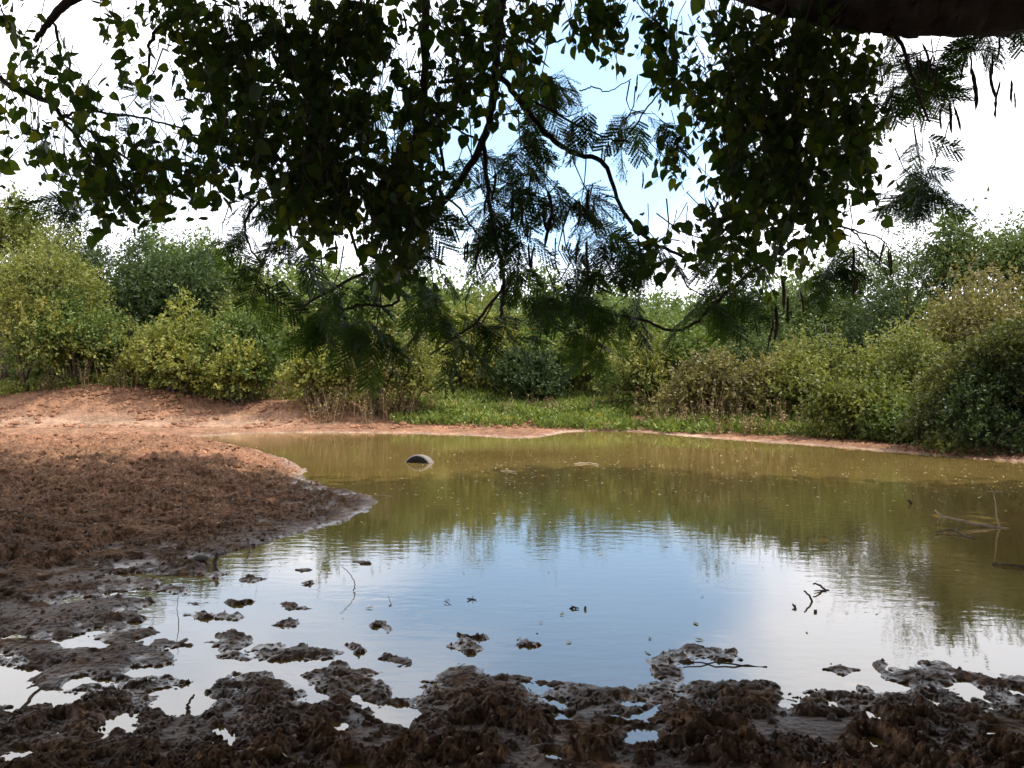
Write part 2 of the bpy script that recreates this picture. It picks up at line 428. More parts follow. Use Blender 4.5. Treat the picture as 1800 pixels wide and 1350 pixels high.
def terrain(X, Y):
    """height and soil attributes at points of the ground"""
    near = sstep(26, 8, Y)
    wx = X + (fbm(X, Y, 0.22, 3, 1) * 0.035 + fbm(X, Y, 0.8, 2, 2) * 0.04) * (0.35 + near)
    wy = Y + (fbm(X, Y, 0.22, 3, 3) * 0.05 + fbm(X, Y, 0.9, 2, 4) * 0.06) * (0.35 + near)
    inw = (Y < 60) & (Y > 2) & (np.abs(X) < 60)
    s = np.full(X.shape, 5.0)
    I = np.nonzero(inw)[0]
    x, y = wx[I], wy[I]
    sm = sdf(W, x, y)
    for p in POOLS:
        sm = np.minimum(sm, sdf(p, x, y))
    for e in ISL:
        si = sdf(ell(*e), x, y)
        sm = np.where(si < 8, np.maximum(sm, -si), sm)
    sm = sm + (fbm(x, y, 0.075, 3, 70, 0.6) * 0.030 + fbm(x, y, 0.26, 2, 74) * 0.035) * (0.3 + near[I])
    s[I] = sm
    s[~inw] = np.minimum(20, 5.0)
    far = sstep(19, 25, Y + np.maximum(X, 0) * 0.45)       # the opposite bank
    land = np.clip(s, 0, None)
    H = np.where(s >= 0, 0.020 * (1 - np.exp(-land / 0.05)) + (0.028 + 0.03 * sstep(5.5, 8, Y)) * (1 - np.exp(-land / 0.9)), -0.22 * (1 - np.exp(s / 0.35)) - 0.004)
    # opposite bank and its mounds
    dsh = np.clip(Y - (24.5 - 0.42 * np.maximum(X - 1.5, 0)), 0, 60)
    lft = sstep(2.0, -6.0, X)
    bank = far * (0.22 * sstep(0.2, 3.0, dsh) + (0.55 + 0.45 * lft) * sstep(1.0, 9.0, dsh)) * sstep(0.0, 1.2, land)
    bank += 0.75 * np.exp(-((X + 13.6) / 3.8) ** 2 - ((Y - 28.2) / 1.9) ** 2) + 0.35 * np.exp(-((X + 6.6) / 2.4) ** 2 - ((Y - 27.2) / 1.3) ** 2)
    H += bank
    # the spit of trodden soil on the left side
    spit = np.exp(-((Y - 14.6) / 3.2) ** 2) * sstep(-2.8, -7.5, X)
    spit2 = np.exp(-((Y - 17.0 - 0.25 * (X + 7)) / 2.1) ** 2) * sstep(-3.0, -7.5, X)
    H += np.where(s > 0, (0.16 * spit + 0.20 * spit2) * sstep(0, 1.6, land), 0)
    H += np.where(s > 0, 0.10 * sstep(-2, -6, X) * sstep(0.1, 1.4, land) * near, 0)
    # trodden lumps and hoof pits
    rough = sstep(0.02, 0.45, land)
    mid = np.exp(-((Y - 14.5) / 4.5) ** 2)
    lump = billow(X, Y, 0.34, 3, 7) * (0.026 + 0.022 * mid) + billow(X, Y, 0.16, 3, 17) * 0.035 * mid + fbm(X, Y, 0.11, 4, 9, 0.6) * 0.019 + billow(X, Y, 0.07, 3, 12) * 0.014 - np.abs(fbm(X, Y, 0.05, 3, 14, 0.7)) * 0.012 + 0.004
    fore = sstep(4.9, 3.8, Y)
    amp = (0.45 + 0.55 * rough) * (1 + 0.35 * fore)
    slick = 1 - 0.72 * sstep(-0.05, 0.35, fbm(X, Y, 0.75, 3, 25) + 0.12 * near) * sstep(11, 8, Y) * sstep(3.9, 4.7, Y + 0.25 * fbm(X, Y, 0.6, 2, 27))
    amp = amp * slick
    H += np.where(s > 0, lump * amp * (1 - 0.25 * far), lump * 0.25)
    # hoof prints
    hoof = np.minimum(np.abs(perlin(X * 2.1, Y * 2.1, 31)), 1)
    H -= np.where(s > 0.05, 0.06 * sstep(0.33, 0.6, hoof) * near * rough, 0)
    H += np.where(s > 0.1, 0.035 * fore * fbm(X, Y, 0.5, 2, 21), 0)
    # keep the land just above the water, except at its very rim
    lowest = 0.002 + 0.012 * rough
    H = np.where(s > 0.03, np.maximum(H, lowest), H)
    H = np.where(s < -0.05, np.minimum(H, -0.006), H)
    J = np.nonzero((Y > 3.2) & (Y < 14) & (s > 0.04))[0]
    if len(J):
        c = 0.30
        px_, py_ = X[J] / c, Y[J] / c
        ix, iy = np.floor(px_).astype(int), np.floor(py_).astype(int)
        pit = np.zeros(len(J))
        for ox in (-1, 0, 1):
            for oy in (-1, 0, 1):
                h1 = _perm[(_perm[(ix + ox) & 4095] + iy + oy) & 4095]
                jx = (h1 % 61) / 61.0; jy = (h1 % 53) / 53.0; on = (h1 % 7) < 4
                rr = 0.045 + 0.035 * (h1 % 37) / 37.0
                th = (h1 % 29) / 29.0 * 6.28
                dx = X[J] - (ix + ox + jx) * c; dy = Y[J] - (iy + oy + jy) * c
                u = dx * np.cos(th) + dy * np.sin(th); v = (dy * np.cos(th) - dx * np.sin(th)) * 0.7
                q = np.hypot(u, v) / rr
                pit += on * (-0.040 * np.exp(-q ** 4) + 0.016 * np.exp(-((q - 1.25) / 0.3) ** 2)) * rr / 0.07
        H[J] = np.maximum(H[J] + pit * sstep(0.04, 0.25, s[J]) * (0.6 + 0.6 * sstep(8, 5, Y[J])), -0.012)
    # beyond the traced region rise gently
    H = np.where(inw, H, 0.5 + 0.3 * fbm(X, Y, 12, 3, 40))
    H = np.where(Y < 3.0, 0.10 + 0.12 * sstep(3.0, 0, Y) + lump, H)
    edge = sstep(23, 26, Y)
    red = np.clip(sstep(12.2, 15.0, Y + 0.6 * fbm(X, Y, 1.2, 3, 50) + 0.25 * np.minimum(X + 5, 0)) , 0, 1)
    red = np.maximum(red, edge)
    red = np.maximum(red, 0.48 * sstep(0.2, 1.3, land) * sstep(5.8, 8.5, Y + 0.5 * fbm(X, Y, 1.3, 3, 57)))
    red = np.maximum(red, 0.2 * sstep(0.3, 1.6, land))
    red = red * (0.65 + 0.35 * sstep(-0.2, 0.4, fbm(X, Y, 2.0, 3, 52)))
    pale = far * sstep(0.30, 0.05, land) * (0.55 + 0.45 * sstep(-0.3, 0.3, fbm(X, Y, 0.9, 2, 55)))
    pale = np.maximum(pale, 0.5 * sstep(0.20, 0.03, land) * sstep(7.5, 9.5, Y))
    pale = np.maximum(pale, 0.45 * far * np.exp(-((dsh - 0.9) / 0.8) ** 2) * sstep(-4, -9, X))
    wet = np.clip(sstep(0.065, 0.012, H) * (1 - 0.75 * far) + 0.35 * sstep(9.5, 6, Y) * sstep(0.4, -0.2, fbm(X, Y, 0.8, 3, 60)), 0, 1)
    wet = wet * sstep(-0.6, 0.25, fbm(X, Y, 0.3, 3, 61) + 0.25)
    film = sstep(0.020, 0.004, H) * (1 - far) * sstep(0.5, 0.15, land) * sstep(3.7, 4.4, Y) * sstep(-0.5, 0.2, fbm(X, Y, 0.6, 3, 63) + 0.1)
    return H, red, pale, wet, film

def build_ground():
    y_rows = np.concatenate([np.arange(1420, 1000, -0.95), np.arange(1000, 900, -1.1), np.arange(900, 735, -0.95)])
    dn = F * CAMH / (y_rows - HOR)
    front = [32.5, 33.5, 35, 37, 40, 44, 50, 60, 80, 120, 200, 400, 900, 2500]
    back = [-2500, -600, -150, -50, -20, -8, -3, 0, 1.2, 2.0, 2.5, 2.8]
    ys = np.concatenate([back, dn, front])
    u = np.linspace(-0.68, 0.68, 1000)
    ext = np.array([0.70, 0.73, 0.78, 0.85, 1.0, 1.25, 1.7, 2.5, 4, 8, 20, 100, 700])
    us = np.concatenate([-ext[::-1], u, ext])
    w = np.sqrt(ys ** 2 + 0.25) if False else np.maximum(np.abs(ys), 2.6)
    w = np.where(ys < 0, 2.6, w)
    X = us[None, :] * w[:, None]
    Y = np.repeat(ys[:, None], len(us), 1)
    sh = X.shape
    H, red, pale, wet, film = terrain(X.ravel(), Y.ravel())
    V = np.stack([X.ravel(), Y.ravel(), H], 1)
    n, m = sh
    i = np.arange(n * m).reshape(n, m)
    Q = np.stack([i[:-1, :-1], i[:-1, 1:], i[1:, 1:], i[1:, :-1]], -1).reshape(-1, 4)
    mb = MB(); mb.add(V, Q, 0.5)
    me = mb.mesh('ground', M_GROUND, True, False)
    for nm, a in (('red', red), ('pale', pale), ('wet', wet), ('film', film)):
        t = me.attributes.new(nm, 'FLOAT', 'POINT')
        t.data.foreach_set('value', np.clip(a, 0, 1).astype(np.float32))
    o = link('ground', me)
    tag(o, 'trodden muddy pond bank with red soil shore', kind='structure')
    return o
build_ground()

mb = MB()
mb.add([(-45, 2.0, 0), (70, 2.0, 0), (70, 33, 0), (-45, 33, 0)], [np.array([[0, 1, 2, 3]])], 0.5)
tag(link('water', mb.mesh('water', M_WATER, False, False)), 'murky olive brown pond water reflecting the cloudy sky', kind='structure')

def gz(x, y):
    return terrain(np.array([float(x)]), np.array([float(y)]))[0][0]

# ------------------------------------------------------------------ leaves as small rhombs, many at once
def leaf_quads(mb, P, D, size, width, rng, tint, fold=0.15):
    """P base points, D directions (N,3)"""
    N = len(P)
    D = D / (np.linalg.norm(D, axis=1)[:, None] + 1e-9)
    r = rng.normal(0, 1, (N, 3))
    S = np.cross(D, r); S /= np.linalg.norm(S, axis=1)[:, None] + 1e-9
    Nn = np.cross(S, D)
    size = np.broadcast_to(size, (N,))[:, None]
    width = np.broadcast_to(width, (N,))[:, None]
    a = P
    b = P + D * size * 0.45 + S * width * 0.5 + Nn * size * fold
    c = P + D * size
    d = P + D * size * 0.45 - S * width * 0.5 + Nn * size * fold
    V = np.stack([a, b, c, d], 1).reshape(-1, 3)
    Q = np.arange(4 * N).reshape(N, 4)
    t = np.repeat(np.broadcast_to(tint, (N,)), 4)
    mb.add(V, [Q], t)

def crown_sprays(mb, lobes, n, rng, leaf=(0.13, 0.075), per=7, spray=0.45, updir=0.35, droop=0.0, hollow=0.55, tshift=0.0):
    """leafy sprays on the shell of a set of lobes (x,y,z,rx,ry,rz)"""
    L = np.array(lobes, float)
    area = (L[:, 3] * L[:, 5]) ** 1.0
    k = rng.choice(len(L), n, p=area / area.sum())
    d = rng.normal(0, 1, (n, 3)); d /= np.linalg.norm(d, axis=1)[:, None]
    d[:, 2] = np.where((d[:, 2] < -0.05) & (rng.random(n) < 0.75), -d[:, 2], d[:, 2])
    rr = 1 - (1 - hollow) * rng.random(n) ** 1.6
    P = L[k, :3] + d * L[k, 3:6] * rr[:, None]
    D = d + rng.normal(0, 0.45, (n, 3)); D[:, 2] += updir
    D /= np.linalg.norm(D, axis=1)[:, None]
    t0 = rng.random(n) * 0.45 + rng.random(len(L))[k] * 0.55
    ln = spray * (0.5 + rng.random(n)) * np.where(rng.random(n) < 0.10, 1.9, 1.0)
    for j in range(per):
        f = (j + 0.5) / per
        p = P + D * (ln * f)[:, None]
        p[:, 2] -= droop * (ln * f) ** 2
        q = D * 0.6 + rng.normal(0, 0.75, (n, 3))
        q[:, 2] -= 0.15
        leaf_quads(mb, p, q, leaf[0] * (0.6 + 0.8 * rng.random(n)), leaf[1] * (0.6 + 0.8 * rng.random(n)), rng,
                   np.clip(t0 * 0.75 + rng.random(n) * 0.25 + tshift, 0, 0.999))

def plant_mat(name, stops, trans=0.28):
    m, nt, o = mat(name)
    col = rampn(nt, attr(nt, 'tint'), stops)
    p = nd(nt, 'ShaderNodeBsdfPrincipled', {'Base Color': col, 'Roughness': 0.55, 'Specular IOR Level': 0.25})
    tr = nd(nt, 'ShaderNodeBsdfTranslucent', {'Color': mixc(nt, 1.0, col, (1.3, 1.3, 0.7), 'MULTIPLY')})
    mx = nd(nt, 'ShaderNodeMixShader', {0: trans, 1: p.outputs[0], 2: tr.outputs[0]})
    nt.links.new(mx.outputs[0], o.inputs['Surface'])
    return m
PM = {
 'olive': plant_mat('olive leaves', [(0, (0.052, 0.063, 0.018)), (0.5, (0.150, 0.174, 0.042)), (0.85, (0.227, 0.227, 0.058)), (1, (0.311, 0.239, 0.078))]),
 'dark': plant_mat('dark leaves', [(0, (0.015, 0.028, 0.011)), (0.6, (0.045, 0.073, 0.024)), (1, (0.081, 0.109, 0.032))]),
 'green': plant_mat('green leaves', [(0, (0.042, 0.064, 0.017)), (0.6, (0.118, 0.172, 0.042)), (1, (0.210, 0.235, 0.065))]),
 'yellow': plant_mat('yellowing leaves', [(0, (0.052, 0.071, 0.019)), (0.45, (0.159, 0.182, 0.044)), (0.8, (0.281, 0.270, 0.055)), (1, (0.393, 0.354, 0.086))]),
 'feather': plant_mat('feathery leaves', [(0, (0.034, 0.053, 0.018)), (0.6, (0.094, 0.135, 0.040)), (1, (0.166, 0.199, 0.055))]),
 'brown': plant_mat('dry leaves', [(0, (0.061, 0.053, 0.024)), (0.5, (0.169, 0.150, 0.058)), (0.8, (0.221, 0.208, 0.065)), (1, (0.312, 0.221, 0.104))]),
 'grass': plant_mat('grass', [(0, (0.069, 0.100, 0.020)), (0.6, (0.182, 0.238, 0.051)), (0.9, (0.286, 0.276, 0.086)), (1, (0.390, 0.276, 0.143))]),
 'moss': plant_mat('mound creeper leaves', [(0, (0.026, 0.034, 0.012)), (0.5, (0.075, 0.088, 0.024)), (0.85, (0.13, 0.135, 0.035)), (1, (0.19, 0.15, 0.05))]),
 'straw': plant_mat('straw', [(0, (0.081, 0.056, 0.032)), (0.6, (0.260, 0.182, 0.098)), (1, (0.429, 0.325, 0.169))], 0.2),
}

def shrub(name, px, d, wpx, toppx, basepx, kind, label, cat='shrub', lobes=9, n=1500, leaf=(0.14, 0.085), spray=0.5,
          group=None, shape='round', per=7, seed=0, updir=0.35, droop=0.0, depth=0.8, hollow=0.66, stems=5):
    rng = np.random.default_rng(seed + int(px) * 7 + int(d * 10))
    x = (px - 900) / F * d
    z0 = gz(x, d)
    top = CAMH + (HOR - toppx) / F * d
    wid = wpx / F * d / 2 * 1.12
    h = max(top - z0, 0.5)
    leaf = tuple(q * rng.uniform(.8, 1.3) for q in leaf)
    L = []
    lobes = int(lobes * 1.6) if shape == 'round' else lobes
    n = int(n * (1.25 if shape == 'round' else 0.75))
    for i in range(lobes):
        a = rng.random() * 2 * np.pi
        r = np.sqrt(rng.random()) * 0.72
        if shape == 'round':
            fz = rng.random()
            zc = z0 + h * (0.22 + 0.55 * fz)
            lim = np.sqrt(max(0.05, 1 - (fz * 0.95) ** 2))
            lr = wid * (0.24 + 0.26 * rng.random())
            lz = min(lr * 0.8, h * 0.30)
        else:                                            # umbrella: foliage only high up
            fz = rng.random()
            zc = z0 + h * (0.50 + 0.44 * fz)
            lim = 0.9 + 0.35 * rng.random()
            lr = wid * (0.20 + 0.16 * rng.random())
            lz = min(lr * 0.42, h * 0.12)
        L.append((x + math.cos(a) * r * wid * lim, d + math.sin(a) * r * wid * lim * depth, zc, lr, lr * depth, lz))
    for i in range(16):                                  # shoots that break the outline
        l = L[rng.integers(len(L))]
        q = wid * rng.uniform(.07, .14)
        L.append((l[0] + rng.normal(0, .5) * l[3], l[1], l[2] + l[5] * rng.uniform(.7, 1.5), q, q, q * 1.5))
    t = thing(name, (x, d, z0), label, cat, group)
    mb = MB()
    crown_sprays(mb, L, n, rng, leaf, per, spray, updir, droop, hollow)
    link('crown', mb.mesh('crown', PM[kind]), t)
    mb = MB()
    for i in range(stems):
        l = L[rng.integers(len(L))]
        b = np.array((x + rng.normal(0, 0.12 * wid), d + rng.normal(0, 0.12 * wid), z0 - 0.08))
        e = np.array(l[:3]) + np.array((0, 0, 0.3 * l[5]))
        mid = (b + e) / 2 + rng.normal(0, 0.12 * wid, 3)
        pa = smooth_path([b, mid, e], 5, 0.01, rng)
        tube(mb, pa, np.linspace(0.022 + 0.012 * h, 0.012, len(pa)), 5)
    for i in range(26):                                  # bare twigs poking out of the leaves
        l = L[rng.integers(len(L))]
        b = np.array(l[:3])
        v = rng.normal(0, 1, 3); v[2] = abs(v[2]) * .6; v /= np.linalg.norm(v)
        e = b + v * np.array(l[3:6]) * rng.uniform(1.1, 1.6)
        tube(mb, [b, (b + e) / 2 + rng.normal(0, .05, 3), e], [.014, .010, .005], 3, cap=False)
    link('trunk', mb.mesh('trunk', M_TWIG, True), t)
    return t

# ---- the far wood behind everything (reads as one mass)
def far_wood():
    rng = np.random.default_rng(77)
    mb = MB()
    for layer, (dd, tp) in enumerate(((46, 522), (58, 532), (38.5, 575))):
        for px in np.arange(-900, 2900, (85, 110, 75)[layer]):
            d = dd + rng.normal(0, 2.0)
            p = px + rng.normal(0, 25)
            top = CAMH + (HOR - (tp + rng.normal(0, 22) - 35 * np.exp(-((p - 250) / 350) ** 2) - 5 * np.exp(-((p - 1700) / 260) ** 2))) / F * d
            wid = 2.4 + rng.random() * 1.2
            x = (p - 900) / F * d
            L = [(x + rng.normal(0, 1.0), d + rng.normal(0, 0.8), 0.9 + (top - 1.9) * q, wid * .55, wid * .5, wid * .45) for q in (0, .15, .35, .6, .8, 1)]
            crown_sprays(mb, L, 330, rng, (0.30, 0.19), 6, 0.7, 0.4, 0, 0.5)
    o = link('far_woods', mb.mesh('far woods', PM['green']))
    tag(o, 'distant mass of green thicket behind the pond shrubs', kind='stuff')
far_wood()

S = shrub
# left side
S('tree', 5, 33, 200, 335, 640, 'olive', 'pale olive tree whose top rises at the upper left edge of the picture', 'tree', 9, 1700, (0.13, .07), shape='round', seed=1)
S('tree', 150, 35, 200, 398, 640, 'dark', 'dark green feathery tree behind the olive shrub, second treetop from the left edge', 'tree', 10, 1800, (0.16, .06), .6, seed=2)
S('tree', 300, 37, 210, 392, 640, 'green', 'fresh green treetop rising behind the dark rounded shrub', 'tree', 10, 1800, (0.16, .07), .6, seed=3)
S('tree', 400, 38, 210, 425, 640, 'green', 'light green tree between the dark rounded shrub and the hanging foliage', 'tree', 9, 1500, (0.16, .08), .6, seed=31)
S('shrub', 60, 29, 330, 440, 690, 'olive', 'large yellowish olive shrub at the left edge above the red bank', 'shrub', 15, 3000, (0.12, .075), .45, seed=4)
S('shrub', 130, 28.4, 170, 545, 690, 'green', 'bright green leafy shrub at the right flank of the large olive shrub', 'shrub', 10, 1500, (0.12, .075), .42, seed=41)
S('shrub', 300, 32, 290, 462, 650, 'dark', 'dark green dense rounded shrub between the olive shrub and yellowing shrub', 'shrub', 14, 2900, (0.14, .07), .5, seed=5)
S('shrub', 310, 28.3, 190, 572, 700, 'yellow', 'yellowing leafy shrub in front of the dark rounded shrub', 'shrub', 11, 1700, (0.11, .085), .4, seed=6)
S('shrub', 430, 28.2, 170, 560, 700, 'green', 'green shrub with yellow lower leaves beside the yellowing shrub', 'shrub', 10, 1500, (0.12, .08), .42, seed=7)
S('shrub', 480, 31, 190, 480, 660, 'olive', 'olive shrub behind the green shrub, under the hanging feathery foliage', 'shrub', 10, 1700, (0.13, .07), .5, seed=8)
S('shrub', 415, 27.2, 120, 625, 705, 'yellow', 'low yellow leafed shrub at the foot of the green shrub', 'shrub', 7, 700, (0.10, .08), .35, seed=9)
S('shrub', 560, 26.6, 130, 615, 712, 'yellow', 'sparse weedy yellow green shrub at the top of the red bank', 'shrub', 8, 900, (0.10, .07), .4, seed=10)
S('shrub', 650, 26.4, 130, 600, 715, 'brown', 'dry brownish weedy shrub on the bank behind the tyre', 'shrub', 8, 900, (0.10, .065), .45, seed=11)
S('shrub', 720, 26.8, 110, 605, 715, 'olive', 'olive weedy shrub at the left end of the green grass', 'shrub', 8, 900, (0.10, .07), .45, seed=12)
S('shrub', 600, 32, 210, 500, 660, 'green', 'light green shrub seen below the large hanging curtain of leaves', 'shrub', 10, 1600, (0.13, .08), .5, seed=13)
S('tree', 700, 40, 260, 490, 650, 'green', 'pale green treetop right of the large hanging curtain of leaves', 'tree', 10, 1700, (0.18, .09), .6, seed=14)
S('shrub', 770, 33, 180, 545, 660, 'olive', 'yellow green shrub in the middle distance above the grass', 'shrub', 9, 1200, (0.14, .08), .5, seed=15)
S('shrub', 930, 29.5, 125, 622, 672, 'dark', 'low dark rounded shrub standing behind the bright green grass', 'shrub', 8, 1200, (0.12, .08), .35, seed=16)
S('shrub', 900, 36, 190, 560, 660, 'olive', 'olive thicket shrub behind the low dark rounded shrub', 'shrub', 9, 1300, (0.15, .08), .5, seed=17)
S('tree', 830, 44, 210, 515, 650, 'green', 'small tree far back between two hanging feathery branches', 'tree', 9, 1200, (0.2, .09), .6, seed=18)
S('tree', 1010, 44, 240, 520, 650, 'feather', 'feathery pale tree far back under the clear gap of sky', 'tree', 9, 1400, (0.2, .08), .7, seed=19)
S('shrub', 1040, 31, 160, 590, 675, 'olive', 'green brown shrub right of the low dark rounded shrub', 'shrub', 9, 1100, (0.13, .08), .45, seed=20)
S('shrub', 1130, 27.5, 150, 600, 700, 'olive', 'brownish olive weedy shrub at the right end of the bright grass', 'shrub', 9, 1100, (0.11, .07), .45, seed=21)
S('tree', 1150, 38, 240, 535, 650, 'feather', 'spreading feathery tree behind the brownish olive weedy shrub', 'tree', 10, 1600, (0.17, .07), .6, seed=22)
S('tree', 1290, 31, 240, 535, 680, 'green', 'bright green feathery tree right of centre behind dry stalks', 'tree', 12, 2200, (0.14, .06), .55, seed=23)
S('tree', 1430, 31, 240, 500, 680, 'feather', 'green feathery tree between the right hanging curtain and tall right trees', 'tree', 12, 2200, (0.14, .06), .55, seed=24)
S('shrub', 1240, 25.6, 130, 640, 745, 'brown', 'thin dry brown shrub near the water right of the grass', 'shrub', 8, 800, (0.10, .06), .45, seed=25)
S('shrub', 1350, 24.9, 150, 640, 755, 'brown', 'reddish brown dry shrub above the pale right shore', 'shrub', 9, 1000, (0.10, .06), .45, seed=26)
S('shrub', 1440, 24.0, 170, 620, 765, 'olive', 'brown green tangled shrub above the pale right shore', 'shrub', 10, 1300, (0.10, .065), .45, seed=27)
S('shrub', 1600, 22.2, 230, 610, 780, 'olive', 'broad yellow green shrub left of the vine covered mound', 'shrub', 12, 2000, (0.10, .07), .42, seed=28)
S('shrub', 1510, 20.6, 170, 700, 785, 'olive', 'low green weedy shrub at the right water edge', 'shrub', 8, 900, (0.09, .06), .38, seed=281)
S('shrub', 1575, 19.6, 100, 740, 793, 'green', 'small green shrub touching the pale shore before the vine covered mound', 'shrub', 8, 900, (0.08, .055), .33, seed=282)
S('tree', 1590, 29, 250, 440, 680, 'feather', 'tall flat topped feathery tree at right with sky showing through', 'tree', 11, 1900, (0.14, .055), .6, shape='umbrella', seed=29)
S('tree', 1770, 27, 260, 408, 690, 'feather', 'tallest feathery tree at the right edge of the picture', 'tree', 15, 3600, (0.13, .055), .6, shape='umbrella', seed=30)
S('shrub', 1560, 27, 240, 560, 700, 'dark', 'grey green thicket shrub below the flat topped tree', 'shrub', 10, 1700, (0.12, .06), .5, seed=32)
S('shrub', 1745, 23.5, 260, 535, 720, 'brown', 'brownish tangled shrub on top of the right bank below the tallest tree', 'shrub', 12, 2000, (0.11, .06), .5, seed=33)

S('shrub', 840, 31.5, 170, 575, 665, 'yellow', 'pale yellow green shrub left of the low dark rounded shrub', 'shrub', 9, 1200, (0.13, .08), .5, seed=51)
S('shrub', 680, 34, 200, 525, 660, 'olive', 'olive shrub between the light green shrub and the pale treetop', 'shrub', 10, 1400, (0.14, .08), .5, seed=52)
S('shrub', 985, 33.5, 170, 560, 665, 'green', 'fresh green shrub directly behind the low dark rounded shrub', 'shrub', 9, 1300, (0.14, .08), .5, seed=53)
S('shrub', 1110, 33, 190, 555, 670, 'green', 'soft green shrub below the low arching bare branch', 'shrub', 10, 1400, (0.14, .08), .5, seed=54)
S('shrub', 1220, 28.5, 180, 580, 700, 'green', 'bright green shrub behind the thin dry brown shrub', 'shrub', 10, 1500, (0.12, .07), .45, seed=55)
S('shrub', 1370, 27, 200, 575, 710, 'feather', 'grey green feathery shrub behind the reddish brown dry shrub', 'shrub', 10, 1500, (0.12, .06), .5, seed=56)
S('shrub', 205, 30.0, 130, 560, 690, 'dark', 'dark shrub in the shaded gap right of the large olive shrub', 'shrub', 9, 1100, (0.12, .07), .45, seed=57)
# vine covered mound at the right edge: an arching sheet of creeper over a hollow
def mound():
    rng = np.random.default_rng(5)
    cx, cy = 11.15, 17.6
    t = thing('creeper_mound', (cx, cy, 0.05), 'dark arching mound of creeper over a hollow beside the water at the right edge', 'creeper')
    rx, ry, rz = 2.5, 1.7, 2.4
    L = []
    while len(L) < 60:
        v = rng.normal(0, 1, 3); v /= np.linalg.norm(v)
        if v[2] < 0.0: continue
        if v[1] < 0.0 and v[2] < 0.80 and v[0] > -0.93: continue          # the open hollow on the side of the pond
        L.append((cx + rx * v[0], cy + ry * v[1], 0.1 + rz * v[2], 0.40, 0.40, 0.30))
    mb = MB()
    crown_sprays(mb, L, 5200, rng, (0.085, 0.055), 7, 0.30, -0.1, 0.9, 0.35)
    link('crown', mb.mesh('crown', PM['moss']), t)
    mb = MB()
    L = [(cx + rng.uniform(-2.0, 1.9), cy + rng.uniform(-.95, .5), rng.uniform(.15, 1.9), .5, .4, .5) for i in range(40)]
    crown_sprays(mb, L, 4200, rng, (0.085, 0.055), 6, 0.30, -0.1, 0.9, 0.45)
    link('foliage', mb.mesh('foliage', PM['dark']), t)['kind'] = 'stuff'  # darker leaves fill the hollow; its shade is put into their colour
    mb = MB()
    for i in range(30):                       # bare stems trailing through the hollow
        b = np.array((cx + rng.uniform(-2.2, 1.7), cy + rng.uniform(-1.5, .4), rng.uniform(0, .3)))
        e = np.array((cx + rng.uniform(-2.0, 1.7), cy + rng.uniform(-1.4, .4), rng.uniform(.9, 2.2)))
        pa = smooth_path([b, b + (e - b) * .35 + rng.normal(0, .35, 3), b + (e - b) * .7 + rng.normal(0, .35, 3), e], 5, 0.01, rng)
        tube(mb, pa, 0.006, 4)
    link('stem', mb.mesh('stem', M_TWIG, True), t)['kind'] = 'stuff'
mound()

# ------------------------------------------------------------------ low growth
def scatter_leaves_on_ground(name, label, region, n, matk, leaf, seed, hgt, per=4, spread=0.08):
    rng = np.random.default_rng(seed)
    P = np.array(region)                       # px polygon on the bank (row = ground row), sampled in its box
    lo, hi = P.min(0), P.max(0)
    pts = []
    while len(pts) < n:
        q = lo + rng.random((n, 2)) * (hi - lo)
        ins = np.zeros(len(q), bool)
        for i in range(len(P)):
            (ax, ay), (bx, by) = P[i], P[(i + 1) % len(P)]
            c = (ay > q[:, 1]) != (by > q[:, 1])
            ins ^= c & (q[:, 0] < (bx - ax) * (q[:, 1] - ay) / ((by - ay) or 1e-9) + ax)
        pts += list(q[ins])
    pts = np.array(pts[:n])
    X, Y = pts[:, 0], pts[:, 1]
    den = fbm(X, Y, 1.1, 3, seed)
    keep = den + rng.normal(0, 0.25, n) > -0.25
    X, Y = X[keep], Y[keep]
    Z = terrain(X, Y)[0]
    ok = Z > 0.0
    X, Y, Z = X[ok], Y[ok], Z[ok]
    N = len(X)
    mb = MB()
    for j in range(per):
        hh = hgt * rng.random(N) ** 1.3
        p = np.stack([X + rng.normal(0, spread, N), Y + rng.normal(0, spread, N), Z + hh * 0.8], 1)
        D = rng.normal(0, 0.6, (N, 3)); D[:, 2] = np.abs(D[:, 2]) + 0.3
        leaf_quads(mb, p, D, leaf[0] * (0.5 + rng.random(N)), leaf[1] * (0.5 + rng.random(N)), rng, np.clip(0.15 + 0.55 * (den[keep][ok] + .5) * .8 + rng.normal(0, .2, N), 0, .999))
    o = link(name, mb.mesh(name, PM[matk]))
    tag(o, label, kind='stuff')

def wpts(rows):
    return [tuple(r) for r in rows]
# bright green strip behind the far shore (world metres)
scatter_leaves_on_ground('grass', 'bright green grass and creeping weeds on the far shore', wpts([(-3.6, 25.6), (0.0, 25.0), (2.6, 24.2), (6.6, 21.9), (9.6, 19.3), (10.4, 20.2), (8.4, 24.0), (4.6, 32.0), (-2.0, 32.0), (-3.6, 28.0)]), 14000, 'grass', (0.15, 0.06), 101, 0.26, 4)
scatter_leaves_on_ground('undergrowth', 'low leafy weeds along the right shore', wpts([(6.2, 21.9), (9.2, 18.9), (12.2, 16.7), (15.0, 17.0), (13.0, 24.0), (8.0, 26.0)]), 6000, 'olive', (0.11, 0.05), 103, 0.30, 4)
scatter_leaves_on_ground('undergrowth', 'yellowing weeds at the foot of the left shrubs', wpts([(-19, 28.0), (-14, 27.6), (-11, 28.2), (-7, 27.4), (-3.0, 26.4), (-3.0, 30.0), (-19, 31)]), 6500, 'yellow', (0.09, 0.06), 104, 0.4, 4)

